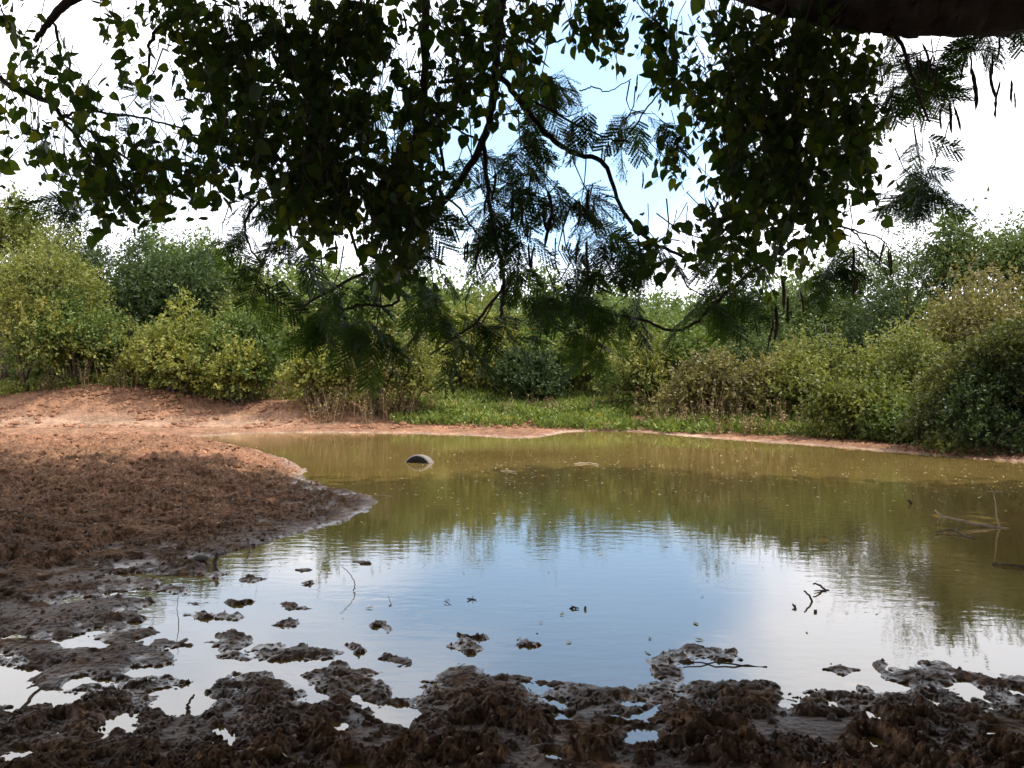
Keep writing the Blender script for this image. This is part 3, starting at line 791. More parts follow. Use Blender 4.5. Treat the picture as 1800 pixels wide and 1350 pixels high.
def stalks():
    rng = np.random.default_rng(21)
    mb = MB()
    def add(x, y, h):
        z = gz(x, y)
        lean = rng.normal(0, 0.22, 2)
        p0 = np.array((x, y, z - 0.02)); p1 = p0 + np.array((lean[0] * h, lean[1] * h, h))
        tube(mb, [p0, (p0 + p1) / 2 + rng.normal(0, .02, 3), p1], [0.009, 0.007, 0.003], 3, cap=False)
        for k in range(7):
            q = p0 + (p1 - p0) * rng.uniform(.3, 1)
            leaf_quads(mb, q[None], rng.normal(0, 1, (1, 3)) + np.array((0, 0, .3)), 0.09, 0.035, rng, rng.random())
    for (a, b, y0, y1, n, h) in ((-6.6, -2.6, 25.6, 27.0, 260, 0.9), (3.6, 6.5, 23.6, 26.0, 260, 0.9), (5.6, 9.6, 21.6, 23.6, 180, 0.7), (-17, -6.5, 27.6, 29.0, 260, 0.8), (9.0, 11.4, 19.4, 21.0, 140, 0.6), (-2.4, 3.4, 26.5, 29.0, 120, 0.6)):
        for i in range(n // 9):
            cx, cy, ch = rng.uniform(a, b), rng.uniform(y0, y1), h * rng.uniform(.45, 1.3)
            for j in range(int(rng.integers(3, 14))):
                add(cx + rng.normal(0, .16), cy + rng.normal(0, .16), ch * rng.uniform(.6, 1.15))
    tag(link('dry_weeds', mb.mesh('dry weeds', PM['straw'])), 'thin brown dry weed stalks along the far shore', kind='stuff')
stalks()

# ------------------------------------------------------------------ soil clods on the spit and the mud
def clods():
    rng = np.random.default_rng(9)
    base = []
    for k in range(5):
        a = []
        for i in range(4):
            for j in range(6):
                th = (i + 0.5) / 4 * np.pi; ph = j / 6 * 2 * np.pi
                r = 1 + rng.normal(0, .38)
                a.append((r * math.sin(th) * math.cos(ph), r * math.sin(th) * math.sin(ph), .75 * r * math.cos(th)))
        base.append(np.array(a))
    Q = []
    for i in range(3):
        for j in range(6):
            Q.append((i * 6 + j, (i + 1) * 6 + j, (i + 1) * 6 + (j + 1) % 6, i * 6 + (j + 1) % 6))
    caps = [np.array([[0, 1, 2, 3, 4, 5]]), np.array([[23, 22, 21, 20, 19, 18]])]
    def put(mb, X, Y, s):
        Z = terrain(X, Y)[0]
        for x, y, z, r in zip(X, Y, Z, s):
            if z < 0.012: continue
            b = base[rng.integers(5)]
            c, sn = math.cos(rng.random() * 6.3), math.sin(rng.random() * 6.3)
            v = b * r
            v = np.stack([v[:, 0] * c - v[:, 1] * sn, v[:, 0] * sn + v[:, 1] * c, v[:, 2]], 1) + (x, y, z + r * .12)
            mb.add(v, [np.array(Q)] + caps, random.random())
    mb = MB()
    n = 5500
    X = rng.uniform(-13, -2.2, n); Y = rng.uniform(10.5, 20, n)
    put(mb, X, Y, 0.007 + 0.036 * rng.random(n) ** 4)
    n = 4200
    X = rng.uniform(-18, 2.5, n); Y = rng.uniform(24.6, 28.0, n)
    q = fbm(X, Y, 1.6, 3, 83) > -0.1
    put(mb, X[q], Y[q], (0.018 + 0.07 * rng.random(n) ** 3)[q])
    m, nt, o = mat('dry clod')
    g = nd(nt, 'ShaderNodeNewGeometry').outputs['Position']
    nn = nd(nt, 'ShaderNodeTexNoise', {'Vector': g, 'Scale': 30.0, 'Detail': 5.0})
    cc = mixc(nt, 0.5, rampn(nt, attr(nt, 'tint'), [(0, (0.10, 0.05, 0.03)), (1, (0.34, 0.17, 0.10))]), rampn(nt, nn.outputs['Fac'], [(0.3, (0.16, 0.08, 0.045)), (0.7, (0.36, 0.19, 0.12))]))
    p = nd(nt, 'ShaderNodeBsdfPrincipled', {'Base Color': cc, 'Roughness': 0.95, 'Specular IOR Level': 0.1})
    nt.links.new(p.outputs[0], o.inputs['Surface'])
    tag(link('dirt', mb.mesh('soil clods', m, False)), 'crumbled red brown soil clods on the spit and far bank', kind='stuff')
    mb = MB()
    n = 5200
    Y = 3.3 + 3.4 * rng.random(n) ** 1.5; X = (rng.random(n) * 1.3 - .65) * Y
    put(mb, X, Y, 0.004 + 0.011 * rng.random(n) ** 3)
    n = 1500
    Y = rng.uniform(6, 11, n); X = rng.uniform(-6.6, -2, n)
    put(mb, X, Y, 0.008 + 0.02 * rng.random(n) ** 3)
    m, nt, o = mat('wet clod')
    g = nd(nt, 'ShaderNodeNewGeometry').outputs['Position']
    nn = nd(nt, 'ShaderNodeTexNoise', {'Vector': g, 'Scale': 40.0, 'Detail': 5.0})
    cc = rampn(nt, nn.outputs['Fac'], [(0.3, (0.055, 0.037, 0.026)), (0.7, (0.15, 0.10, 0.068))])
    b = nd(nt, 'ShaderNodeBump', {'Height': nn.outputs['Fac'], 'Strength': .6, 'Distance': .01})
    p = nd(nt, 'ShaderNodeBsdfPrincipled', {'Base Color': cc, 'Roughness': 0.7, 'Specular IOR Level': 0.3, 'Normal': b.outputs[0]})
    nt.links.new(p.outputs[0], o.inputs['Surface'])
    tag(link('mud', mb.mesh('mud clods', m, False)), 'dark mud crumbs on the trampled near shore', kind='stuff')
clods()

# ------------------------------------------------------------------ tyre standing half sunk in the pond
def tyre():
    p = gp(737, 813)
    Ro, wdt = 0.315, 0.205
    t = thing('tyre', (p[0], p[1], 0), 'old black tyre standing half sunk in the pond', 'tyre')
    rot = Matrix.Rotation(R(-24), 4, 'Z')      # axle direction turned so the open side faces left of the camera
    M_T = plain_mat('tyre tread rubber', (0.19, 0.172, 0.16), 0.85, 0.2, 0.3, 60)  # pale rubber: sun on the tread is put into its colour
    M_S = plain_mat('tyre sidewall rubber', (0.017, 0.015, 0.015), 0.8, 0.12, 0.1, 50)  # near-black rubber: shade on the turned-away face is put into its colour
    k = 144
    def ring(prof, mat_, name, lugs=False):
        mb = MB()
        V = []
        for i in range(k):
            a = 2 * math.pi * i / k
            for j, (r, w) in enumerate(prof):
                cut = 0.011 if lugs and (i + (2 if w > 0 else 0)) % 4 == 0 and abs(w) < 0.1 else 0
                V.append(((r - cut) * math.cos(a), w, (r - cut) * math.sin(a)))
        m = len(prof)
        Q = [(i * m + j, i * m + j + 1, ((i + 1) % k) * m + j + 1, ((i + 1) % k) * m + j) for i in range(k) for j in range(m - 1)]
        mb.add(V, [np.array(Q)])
        o = link(name, mb.mesh(name, mat_, not lugs), t, t.location)
        o.matrix_local = Matrix.Translation((0, 0, -0.168)) @ rot @ Matrix.Rotation(R(-6), 4, 'X')
        return o
    h = wdt / 2
    tr = []
    for j in range(13):
        w = -h + 0.012 + (wdt - 0.024) * j / 12
        tr.append((Ro - (0.010 if j in (2, 6, 10) else 0) - 0.006 * abs(w / h) ** 2, w))
    ring([(Ro - .03, -h), (Ro - 0.008, -h + .008)] + tr + [(Ro - .008, h - .008), (Ro - .03, h)], M_T, 'tread', True)
    sp = [(Ro - .03, 0), (Ro - .07, .014), (Ro - .12, .008), (Ro - .165, -.012), (Ro - .17, -.04), (Ro - .14, -.05), (Ro - .05, -.06), (Ro - .03, -.09)]
    for sgn in (-1, 1):
        ring([(r, sgn * (h + w)) for r, w in sp], M_S, 'sidewall')
tyre()

# ------------------------------------------------------------------ fallen branches and sticks
def stick(name, pts, r0, r1, label, cat='stick', m=M_STICK, jit=0.004, group=None, k=6, twigs=()):
    pts = [np.array(q, float) for q in pts]
    t = None
    pa = smooth_path(pts, 5, jit)
    loc = pts[0]
    mb = MB()
    tube(mb, pa - loc, np.linspace(r0, r1, len(pa)), k)
    o = link(name, mb.mesh(name, m, True), None, Vector(loc))
    tag(o, label, cat, group)
    for tw in twigs:
        q = smooth_path([np.array(z, float) for z in tw[0]], 5, jit * .6)
        mb = MB()
        tube(mb, q - loc, np.linspace(tw[1], tw[1] * .45, len(q)), 5)
        c = link('twig', mb.mesh('twig', m, True))
        c.parent = o
    return o
D0 = 8.9
def A(px, py, d): return at(px, py, d)
stick('fallen_branch', [A(1900, 925, 9.0), A(1800, 932, 8.95), A(1760, 928, 8.95), A(1700, 918, 9.0), A(1660, 908, 9.1), A(1642, 897, 9.2)], 0.025, 0.010,
      'pale fallen branch with side twigs lying over the water at the right edge', 'branch', M_BRANCH,
      twigs=(([A(1757, 928, 8.95), A(1752, 910, 8.95), A(1749, 880, 8.95), A(1742, 858, 8.95)], 0.011),
             ([A(1749, 866, 8.95), A(1735, 863, 8.93)], 0.006), ([A(1749, 864, 8.95), A(1763, 866, 8.97)], 0.006),
             ([A(1770, 930, 8.95), A(1745, 938, 8.85)], 0.008),
             ([A(1662, 910, 9.1), A(1655, 922, 9.05)], 0.007), ([A(1660, 908, 9.1), A(1650, 912, 9.1), A(1648, 920, 9.05)], 0.005)))
stick('fallen_branch', [gp(1712, 948) + (0, 0, .005), gp(1690, 941) + (0, 0, .012), gp(1668, 936) + (0, 0, .03), gp(1645, 938) + (0, 0, .015)], 0.010, 0.006,
      'small dark forked branch floating below the pale fallen branch', 'branch', M_STICK,
      twigs=(([gp(1684, 940) + (0, 0, .015), gp(1678, 935) + (0, 0, .05), gp(1668, 935) + (0, 0, .085)], 0.007), ([gp(1678, 938) + (0, 0, .02), gp(1690, 934) + (0, 0, .05), gp(1700, 934) + (0, 0, .075)], .006)))
stick('fallen_branch', [gp(1850, 1005) + (0, 0, -.01), gp(1800, 1000) + (0, 0, .015), gp(1770, 997) + (0, 0, .02), gp(1742, 992) + (0, 0, .008)], 0.018, 0.008,
      'dark bare branch end on the water at the right edge, lowest of three', 'branch')
stick('stick', [gp(1430, 1058) + (0, 0, -.02), gp(1423, 1057) + (0, 0, .033), gp(1414, 1057) + (0, 0, .075)], 0.008, 0.006, 'short leaning stick poking from the pond left of the forked stick')
stick('stick', [gp(1456, 1038) + (0, 0, -.015), gp(1445, 1036) + (0, 0, .022), gp(1430, 1038) + (0, 0, .055)], 0.009, 0.006, 'forked dark stick poking from the pond',
      twigs=(([gp(1452, 1039) + (0, 0, .0), gp(1431, 1041) + (0, 0, .008)], .007),))
stick('stick', [gp(1396, 1072) + (0, 0, -.01), gp(1398, 1069) + (0, 0, .008), gp(1393, 1067) + (0, 0, .02)], 0.010, 0.006, 'tiny stick tip beside the short leaning stick')
stick('stick', [gp(1434, 1077) + (0, 0, -.01), gp(1433, 1076) + (0, 0, .012)], 0.012, 0.009, 'small dark stub just below the leaning stick')
stick('stick', [gp(1602, 886) + (0, 0, -.02), gp(1601, 886) + (0, 0, .02), gp(1596, 886) + (0, 0, .055)], 0.02, 0.014, 'small dark stub in open water left of the fallen branch')
stick('stick', [gp(1350, 1172) + (0, 0, .0), gp(1290, 1170) + (0, 0, .006), gp(1220, 1167) + (0, 0, .01), gp(1190, 1170) + (0, 0, .012)], 0.006, 0.003, 'long thin stick lying in shallow water beside the mud spit')
stick('twig', [gp(621, 1040) + (0, 0, 0), gp(624, 1036) + (0, 0, .05), gp(612, 1036) + (0, 0, .13), gp(598, 1036) + (0, 0, .19)], 0.004, 0.002, 'long thin bent twig rising from the pond with its reflection')
stick('twig', [gp(313, 1100) + (0, 0, 0), gp(313, 1098) + (0, 0, .08), gp(312, 1096) + (0, 0, .2)], 0.003, 0.0015, 'thin upright stalk among the left mud islands')
stick('twig', [gp(684, 1066) + (0, 0, 0), gp(686, 1062) + (0, 0, .012), gp(683, 1056) + (0, 0, .03)], 0.003, 0.0015, 'tiny curved twig right of the long bent twig')
stick('twig', [gp(792, 1064) + (0, 0, 0), gp(782, 1060) + (0, 0, .015), gp(790, 1054) + (0, 0, .004)], 0.003, 0.0015, 'hook shaped twig floating in the middle of the pond')
stick('twig', [gp(822, 1055) + (0, 0, .004), gp(832, 1054) + (0, 0, .006), gp(838, 1056) + (0, 0, .004)], 0.006, 0.003, 'small floating twig with an upright tip, right of the hook shaped twig',
      twigs=(([gp(831, 1054) + (0, 0, .004), gp(831, 1054) + (0, 0, .028)], .003),))
stick('twig', [gp(1003, 1070) + (0, 0, .0), gp(1010, 1070) + (0, 0, .008), gp(1015, 1071) + (0, 0, .004)], 0.008, 0.004, 'dark twig tip in the blue reflection, left of a small stub',
      twigs=(([gp(1010, 1071) + (0, 0, .004), gp(1004, 1069) + (0, 0, .02)], .003),))
stick('stick', [gp(1029, 1072) + (0, 0, -.005), gp(1029, 1071) + (0, 0, .014)], 0.010, 0.007, 'small dark stub in the middle of the blue reflection')
stick('stick', [gp(440, 973) + (0, 0, -.02), gp(437, 965) + (0, 0, .05), gp(434, 965) + (0, 0, .1)], 0.012, 0.007, 'short upright stick at the water edge of the left spit')
stick('stick', [gp(380, 1004) + (0, 0, -.02), gp(378, 1000) + (0, 0, .06), gp(383, 1000) + (0, 0, .13)], 0.022, 0.018, 'thick dark broken stub standing beside the grey stone')
stick('stick', [gp(38, 1248) + (0, 0, -.01), gp(55, 1234) + (0, 0, .025), gp(76, 1222) + (0, 0, .05)], 0.010, 0.007, 'short stick leaning out of the lower left puddle')
stick('stick', [gp(330, 1252) + (0, 0, .0), gp(334, 1246) + (0, 0, .03), gp(342, 1243) + (0, 0, .06)], 0.008, 0.005, 'small dark twig at the corner of the large lower left puddle')
stick('twig', [gp(120, 935) + (0, 0, gz(*gp(120, 935)[:2])), gp(118, 930) + (0, 0, .3), gp(121, 930) + (0, 0, .5)], 0.004, 0.002, 'thin upright dry stalk on the shaded left soil')
stick('twig', [gp(320, 925) + (0, 0, .05), gp(321, 925) + (0, 0, .35), gp(319, 925) + (0, 0, .55)], 0.004, 0.002, 'thin upright dry stalk on the left spit')
stick('stick', [gp(1010, 816) + (0, 0, .005), gp(1034, 815) + (0, 0, .007), gp(1052, 817) + (0, 0, .005)], 0.02, 0.012, 'pale floating stick in open water right of the tyre', 'stick', M_BRANCH)
stick('stick', [gp(880, 828) + (0, 0, .0), gp(895, 829) + (0, 0, .006), gp(908, 831) + (0, 0, .003)], 0.016, 0.01, 'pale floating stick between the tyre and the other pale stick', 'stick', M_BRANCH)
stick('twig', [gp(664, 872) + (0, 0, .006), gp(675, 872) + (0, 0, .008), gp(688, 873) + (0, 0, .006)], 0.010, 0.006, 'pale twig floating off the tip of the spit', 'twig', M_BRANCH,
      twigs=(([gp(674, 872) + (0, 0, .006), gp(675, 872) + (0, 0, .05)], .006),))

def stone(px, py, r, c, label, sq=(1.5, 1, .6), z=0.02):
    rng = np.random.default_rng(int(px))
    p = gp(px, py)
    V, Q = [], []
    n, k = 9, 14
    for i in range(n):
        th = (i + .5) / n * np.pi
        for j in range(k):
            ph = j / k * 2 * np.pi
            s = 1 + 0.10 * math.sin(3 * ph + 2 * th + px) + 0.06 * rng.normal()
            V.append((sq[0] * r * s * math.sin(th) * math.cos(ph), sq[1] * r * s * math.sin(th) * math.sin(ph), sq[2] * r * s * math.cos(th)))
    for i in range(n - 1):
        for j in range(k):
            Q.append((i * k + j, (i + 1) * k + j, (i + 1) * k + (j + 1) % k, i * k + (j + 1) % k))
    mb = MB()
    mb.add(V, [np.array(Q), np.array([list(range(k))]), np.array([[(n - 1) * k + j for j in range(k)][::-1]])])
    o = link('stone', mb.mesh('stone', plain_mat('stone', c, .6, .4, .3, 30), True), None, Vector((p[0], p[1], max(gz(p[0], p[1]), 0) + z)))
    tag(o, label, 'stone', 'stones in the mud')
stone(352, 990, 0.055, (0.085, 0.075, 0.06), 'rounded grey stone at the edge of the left shallows')
stone(517, 1313, 0.010, (0.35, 0.22, 0.14), 'tiny orange pebble on the mud at bottom left', (1.2, 1, .8), .006)
stone(955, 1335, 0.012, (0.30, 0.25, 0.18), 'tiny pale pebble on the mud at bottom centre', (1, 1, .9), .006)
stone(1490, 1236, 0.010, (0.30, 0.24, 0.18), 'tiny pale pebble right of the small near puddle', (1, 1, .9), .006)
stone(765, 1214, 0.012, (0.28, 0.22, 0.10), 'yellowish pebble beside the thin root in the mud', (1, 1, .9), .006)

# leaves drifting on the pond
def floating():
    rng = np.random.default_rng(31)
    mb = MB()
    rows = []
    for i in range(620):
        px = rng.uniform(1080, 1900); py = rng.uniform(785, 900) 
        if rng.random() > math.exp(-((py - 835) / 45) ** 2): continue
        rows.append((px, py))
    for i in range(420):
        px = rng.normal(900, 170); py = rng.normal(828, 32)
        rows.append((px, py))
    for i in range(30):
        rows.append((rng.uniform(550, 1850), rng.uniform(860, 1130)))
    for px, py in rows:
        if py < 772 + max(0, (px - 1000)) * 0.06: continue
        p = gp(px, py, 0.004)
        a = rng.random() * 6.3
        s = rng.uniform(0.012, 0.036)
        u = np.array((math.cos(a), math.sin(a), 0)); v = np.array((-u[1], u[0], 0))
        z = np.array((0, 0, 1))
        mb.add([p - u * s, p + v * s * .5 + z * .004, p + u * s + z * .010 * rng.random(), p - v * s * .5 + z * .004], [np.array([[0, 1, 2, 3]])], rng.random())
    m = plant_mat('floating leaf', [(0, (0.25, 0.19, 0.08)), (0.6, (0.42, 0.34, 0.16)), (1, (0.6, 0.52, 0.32))], .15)
    tag(link('leaves', mb.mesh('floating leaves', m)), 'small pale fallen leaves drifting on the pond', kind='stuff')
floating()

def litter():
    rng = np.random.default_rng(41)
    mb = MB()
    n = 420
    Y = np.concatenate([rng.uniform(6.5, 14, n), rng.uniform(3.4, 5.2, 90)])
    X = np.concatenate([rng.uniform(-8, -2, n), rng.uniform(-2.4, 2.8, 90)])
    Z = terrain(X, Y)[0]
    for x, y, z in zip(X, Y, Z):
        if z < 0.02: continue
        a = rng.random() * 6.3; q = rng.uniform(.012, .028) * (1 if y > 6 else .7)
        u = np.array((math.cos(a), math.sin(a), rng.normal(0, .3))); v = np.array((-u[1], u[0], rng.normal(0, .3)))
        p = np.array((x, y, z + .008))
        mb.add([p - u * q, p + v * q * .5, p + u * q + (0, 0, .006), p - v * q * .5], [np.array([[0, 1, 2, 3]])], rng.random())
    tag(link('litter', mb.mesh('leaf litter', PM['straw'])), 'scattered small dry leaves lying on the mud', kind='stuff')
litter()

# ------------------------------------------------------------------ the overhanging tree
TRUNK = np.array((6.2, 1.2, 0.1))
tree = thing('overhanging_tree', TRUNK, 'large dark tree overhanging the near shore, its limb crossing the top right corner', 'tree')
def tpart(name, mb, m, smooth=True, parent=tree):
    return link(name, mb.mesh(name, m, smooth), parent)
# trunk, with root flare, and limbs
mb = MB()
tp = smooth_path([(6.2, 1.2, -.2, .62), (6.15, 1.25, .5, .46), (6.0, 1.4, 1.6, .40), (5.7, 1.7, 2.8, .38), (5.3, 1.9, 4.4, .33), (4.6, 1.8, 6.5, .26), (3.5, 2.0, 8.6, .18), (2.5, 3.0, 10.5, .09)], 6, 0.012)
tube(mb, tp[:, :3], tp[:, 3], 14)
tpart('trunk', mb, M_BARK)
def limb(name, pts, k=10, jit=0.006, m=None):
    mb = MB()
    thick = max(q[3] for q in pts) > 0.15
    pa = smooth_path(pts, 24 if thick else 7, 0.002 if thick else jit)
    tube(mb, pa[:, :3], pa[:, 3] * (1 if thick else .85), 40 if thick else k)
    if thick:
        v = mb.v[0]; rr = np.repeat(pa[:, 3], 40)[:, None]; c = np.repeat(pa[:, :3], 40, 0)
        a = np.tile(np.arange(40), len(pa)) / 40 * 9; b = np.repeat(np.arange(len(pa)), 40) * .12
        mb.v[0] = c + (v - c) * (1 + .10 * fbm(a, b, 1.0, 4, 3, .6) + .10 * np.abs(perlin(a * 2.2, b * .5, 8)))[:, None]
    return tpart(name, mb, m or M_BARK)
def P4(px, py, d, rpx): return (*at(px, py, d), rpx / F * d)
# the big limb in the top right corner, running on to the left above the frame
limb('limb', [(5.75, 1.6, 2.6, .30), (4.3, 3.0, 3.15, .26), P4(1980, -40, 4.1, 85), P4(1760, -32, 4.15, 84), P4(1580, -28, 4.2, 80), P4(1440, -44, 4.25, 76), P4(1330, -66, 4.3, 66), P4(1200, -115, 4.3, 56), P4(1050, -150, 4.4, 48), P4(880, -150, 4.5, 40), P4(600, -120, 4.6, 30), P4(350, -80, 4.6, 20), P4(140, -8, 4.6, 9), P4(60, 72, 4.6, 4)], 14, 0.012)
limb('limb', [(5.0, 1.85, 5.2, .20), (4.2, 4.5, 6.6, .16), (2.5, 8, 8.0, .12), (-0.5, 11, 9.3, .06)])
limb('limb', [(4.7, 1.8, 6.2, .18), (1.0, 3.0, 7.4, .14), (-4, 5.0, 8.4, .09), (-8, 7, 9.0, .05)])
limb('limb', [(4.9, 1.85, 5.8, .17), (3.0, -2.0, 7.0, .12), (0, -5, 7.6, .06)])
BR = [  # hanging branches in the frame: (px,py,d,radius px)
 [(885, -145, 4.5, 12), (880, 0, 4.7, 11), (872, 110, 4.8, 9), (866, 180, 4.9, 9), (850, 245, 5.0, 8), (800, 330, 5.1, 7), (740, 402, 5.2, 5)],
 [(851, 245, 5.0, 5), (855, 320, 5.1, 5), (870, 420, 5.2, 5), (886, 490, 5.3, 4), (880, 560, 5.4, 3)],
 [(870, 120, 4.8, 6), (905, 165, 4.9, 6), (960, 235, 5.0, 6), (1010, 270, 5.1, 5), (1062, 288, 5.1, 5), (1090, 360, 5.2, 4), (1140, 420, 5.2, 4), (1210, 455, 5.2, 3)],
 [(745, -140, 4.6, 10), (748, 0, 4.5, 9), (746, 150, 4.5, 8), (735, 220, 4.5, 6), (712, 290, 4.6, 4), (690, 420, 4.7, 3)],
 [(95, 35, 4.6, 3), (103, 80, 4.6, 3), (107, 115, 4.6, 2)],
 [(-120, 60, 4.4, 6), (0, 138, 4.4, 6), (90, 185, 4.4, 5), (112, 212, 4.4, 4), (150, 265, 4.4, 3), (200, 325, 4.4, 3), (240, 343, 4.4, 2)],
 [(105, 200, 4.4, 3), (170, 240, 4.4, 3), (230, 285, 4.4, 2.5), (275, 335, 4.4, 2)],
 [(105, 205, 4.4, 3), (150, 196, 4.4, 3), (220, 203, 4.4, 2.5), (310, 222, 4.5, 2), (375, 250, 4.5, 2)],
 [(260, 278, 4.6, 2), (320, 300, 4.6, 2), (380, 322, 4.6, 2)],
 [(1330, 470, 5.0, 4), (1262, 528, 5.1, 4), (1215, 572, 5.1, 3.5), (1180, 580, 5.1, 3), (1130, 562, 5.1, 3), (1092, 556, 5.1, 2)],
 [(885, 500, 5.3, 3), (843, 560, 5.3, 3), (800, 592, 5.3, 2.5), (758, 622, 5.3, 1.5)],
 [(690, 420, 4.7, 3), (698, 500, 4.9, 3), (694, 535, 5.0, 3), (640, 536, 5.0, 3), (600, 545, 5.0, 2)],
 [(640, 480, 5.0, 3), (560, 520, 5.0, 3), (522, 552, 5.0, 2)],
 [(1420, -60, 4.25, 14), (1405, 60, 4.3, 11), (1400, 180, 4.4, 9), (1402, 300, 4.5, 7), (1380, 420, 4.6, 5), (1330, 475, 4.9, 4)],
 [(1570, 40, 4.3, 5), (1600, 120, 4.4, 4), (1620, 180, 4.4, 3), (1635, 215, 4.4, 2)],
 [(1575, 100, 4.4, 2), (1640, 90, 4.4, 1.5), (1700, 86, 4.4, 1.5), (1760, 90, 4.4, 1)],
 [(1600, 150, 4.4, 2), (1650, 168, 4.4, 1.5), (1720, 178, 4.4, 1)],
 [(1470, 395, 4.6, 2.5), (1500, 405, 4.6, 2), (1540, 415, 4.6, 1.5), (1566, 440, 4.6, 1)],
 [(1500, 405, 4.6, 2), (1522, 430, 4.6, 1.5), (1545, 455, 4.6, 1)],
 [(940, 180, 4.9, 3), (1000, 212, 5.0, 2.5), (1050, 235, 5.0, 2), (1075, 245, 5.0, 2), (1110, 250, 5.0, 1.5)],
 [(1020, 160, 5.0, 1.5), (1040, 152, 5.0, 1.5), (1070, 160, 5.0, 1.2), (1110, 138, 5.0, 1)],
 [(1165, 155, 4.5, 2), (1140, 185, 4.6, 1.8), (1110, 230, 4.7, 1.5), (1080, 275, 4.8, 1.5)],
 [(850, 250, 5.0, 3), (800, 225, 5.0, 2), (760, 190, 5.0, 2)],
 [(740, 350, 5.0, 3), (790, 350, 5.0, 2.5), (830, 400, 5.1, 2), (860, 445, 5.1, 2)],
 [(550, -100, 4.6, 8), (560, 20, 4.6, 7), (540, 140, 4.7, 6), (560, 260, 4.8, 5), (600, 360, 4.9, 4), (640, 480, 5.0, 3)],
 [(385, -80, 4.6, 6), (330, 0, 4.6, 4), (270, 60, 4.6, 4), (262, 110, 4.6, 3), (240, 145, 4.6, 2)],
 [(1010, -60, 4.4, 5), (985, 10, 4.5, 4), (950, 30, 4.6, 3), (905, 40, 4.7, 3)],
 [(470, 330, 4.9, 3), (430, 400, 5.0, 2.5), (460, 470, 5.0, 2)],
]
for b in BR:
    limb('branch', [P4(*q) for q in b], 6, 0.004)

# ---- feathery compound leaf (shared mesh), local +Y along its axis
def frond_arrays(seed, L=0.26, pairs=6, pl=0.115, lf=10):
    rng = np.random.default_rng(seed)
    mb = MB()
    V, Q = [], []
    def quad(p, d, s, ln, w):
        n = len(V)
        V.extend([p, p + d * ln * .5 + s * w, p + d * ln, p + d * ln * .5 - s * w])
        Q.append((n, n + 1, n + 2, n + 3))
    sag = 0.25
    ax = lambda f: np.array((0.0, L * f, -sag * L * f * f))
    tube(mb, [ax(f) for f in np.linspace(0, 1, 6)], np.linspace(.0022, .001, 6), 3, 0.5, False)
    for i in range(pairs):
        f = 0.22 + 0.78 * i / (pairs - 1)
        for sg in (-1, 1):
            o = ax(f)
            ang = R(58 - 18 * i / pairs) + rng.normal(0, .08)
            d = np.array((sg * math.sin(ang), math.cos(ang), -0.28 + rng.normal(0, .22))); d /= np.linalg.norm(d)
            ln = pl * (1 - 0.25 * abs(f - .6) / .6) * rng.uniform(.85, 1.1)
            s = np.cross(d, (0, 0, 1.0)); s /= np.linalg.norm(s)
            quad(o, d, s, ln, 0.0012)
            for j in range(lf):
                q = o + d * ln * (j + .7) / lf - np.array((0, 0, .12 * ln * ((j + .7) / lf) ** 2))
                for s2 in (-1, 1):
                    dd = d * .45 + s * s2 + np.array((0, 0, rng.normal(-.1, .18)))
                    dd /= np.linalg.norm(dd)
                    quad(q, dd, np.cross(dd, (0, 0, 1.0)), 0.021 * (1 - .25 * abs(j / lf - .5)), 0.0060)
    mb.add(np.array(V), [np.array(Q)], rng.random())
    return mb
FR = [frond_arrays(i, L, p, w, l) for i, (L, p, w, l) in enumerate(((.24, 8, .105, 10), (.28, 9, .11, 10), (.19, 7, .09, 9)))]
FRV = [(np.concatenate(m.v), m.f) for m in FR]
FRM = [m.mesh('feathery leaf', M_FEATHER) for m in FR]
CB = [(110,370,50,35,9),(215,185,40,25,5),(440,385,50,35,9),(500,440,60,35,11),(470,500,55,35,12),(410,415,30,20,4),(600,470,90,50,22),(570,560,100,38,22),(680,565,70,45,18),(760,480,80,45,18),(745,360,50,40,9),(850,300,50,40,8),(915,320,55,60,20),(925,370,55,50,16),(1000,320,60,70,22),(1020,400,60,45,16),(960,165,60,50,16),(930,235,70,35,14),(1000,130,35,35,6),(1125,195,45,35,6),(1085,240,35,35,5),(1165,200,20,30,3),(860,410,60,50,12),(815,520,70,45,16),(880,545,60,45,15),(900,480,60,40,12),(960,500,60,45,15),(1035,530,70,45,18),(1000,575,90,30,18),(1085,555,50,45,12),(1170,470,50,50,12),(1120,420,50,45,10),(1250,490,80,45,18),(1330,510,60,35,12),(1420,455,70,35,14),(1620,305,46,46,34),(1590,180,36,70,16),(1630,115,60,35,10),(1500,415,40,25,5),(1690,58,90,18,14),(1560,90,50,40,8),(640,590,70,25,10),(940,560,40,25,6),(1240,520,50,25,6),(1040,180,30,40,6),(560,330,120,90,26),(650,200,90,90,18),(1400,300,110,120,22),(1330,400,90,80,16),(480,180,110,100,18),(800,600,60,15,5),(1010,450,30,25,5),(870,600,40,18,4)]
rngc = np.random.default_rng(55)
fronds = []
tw = MB()
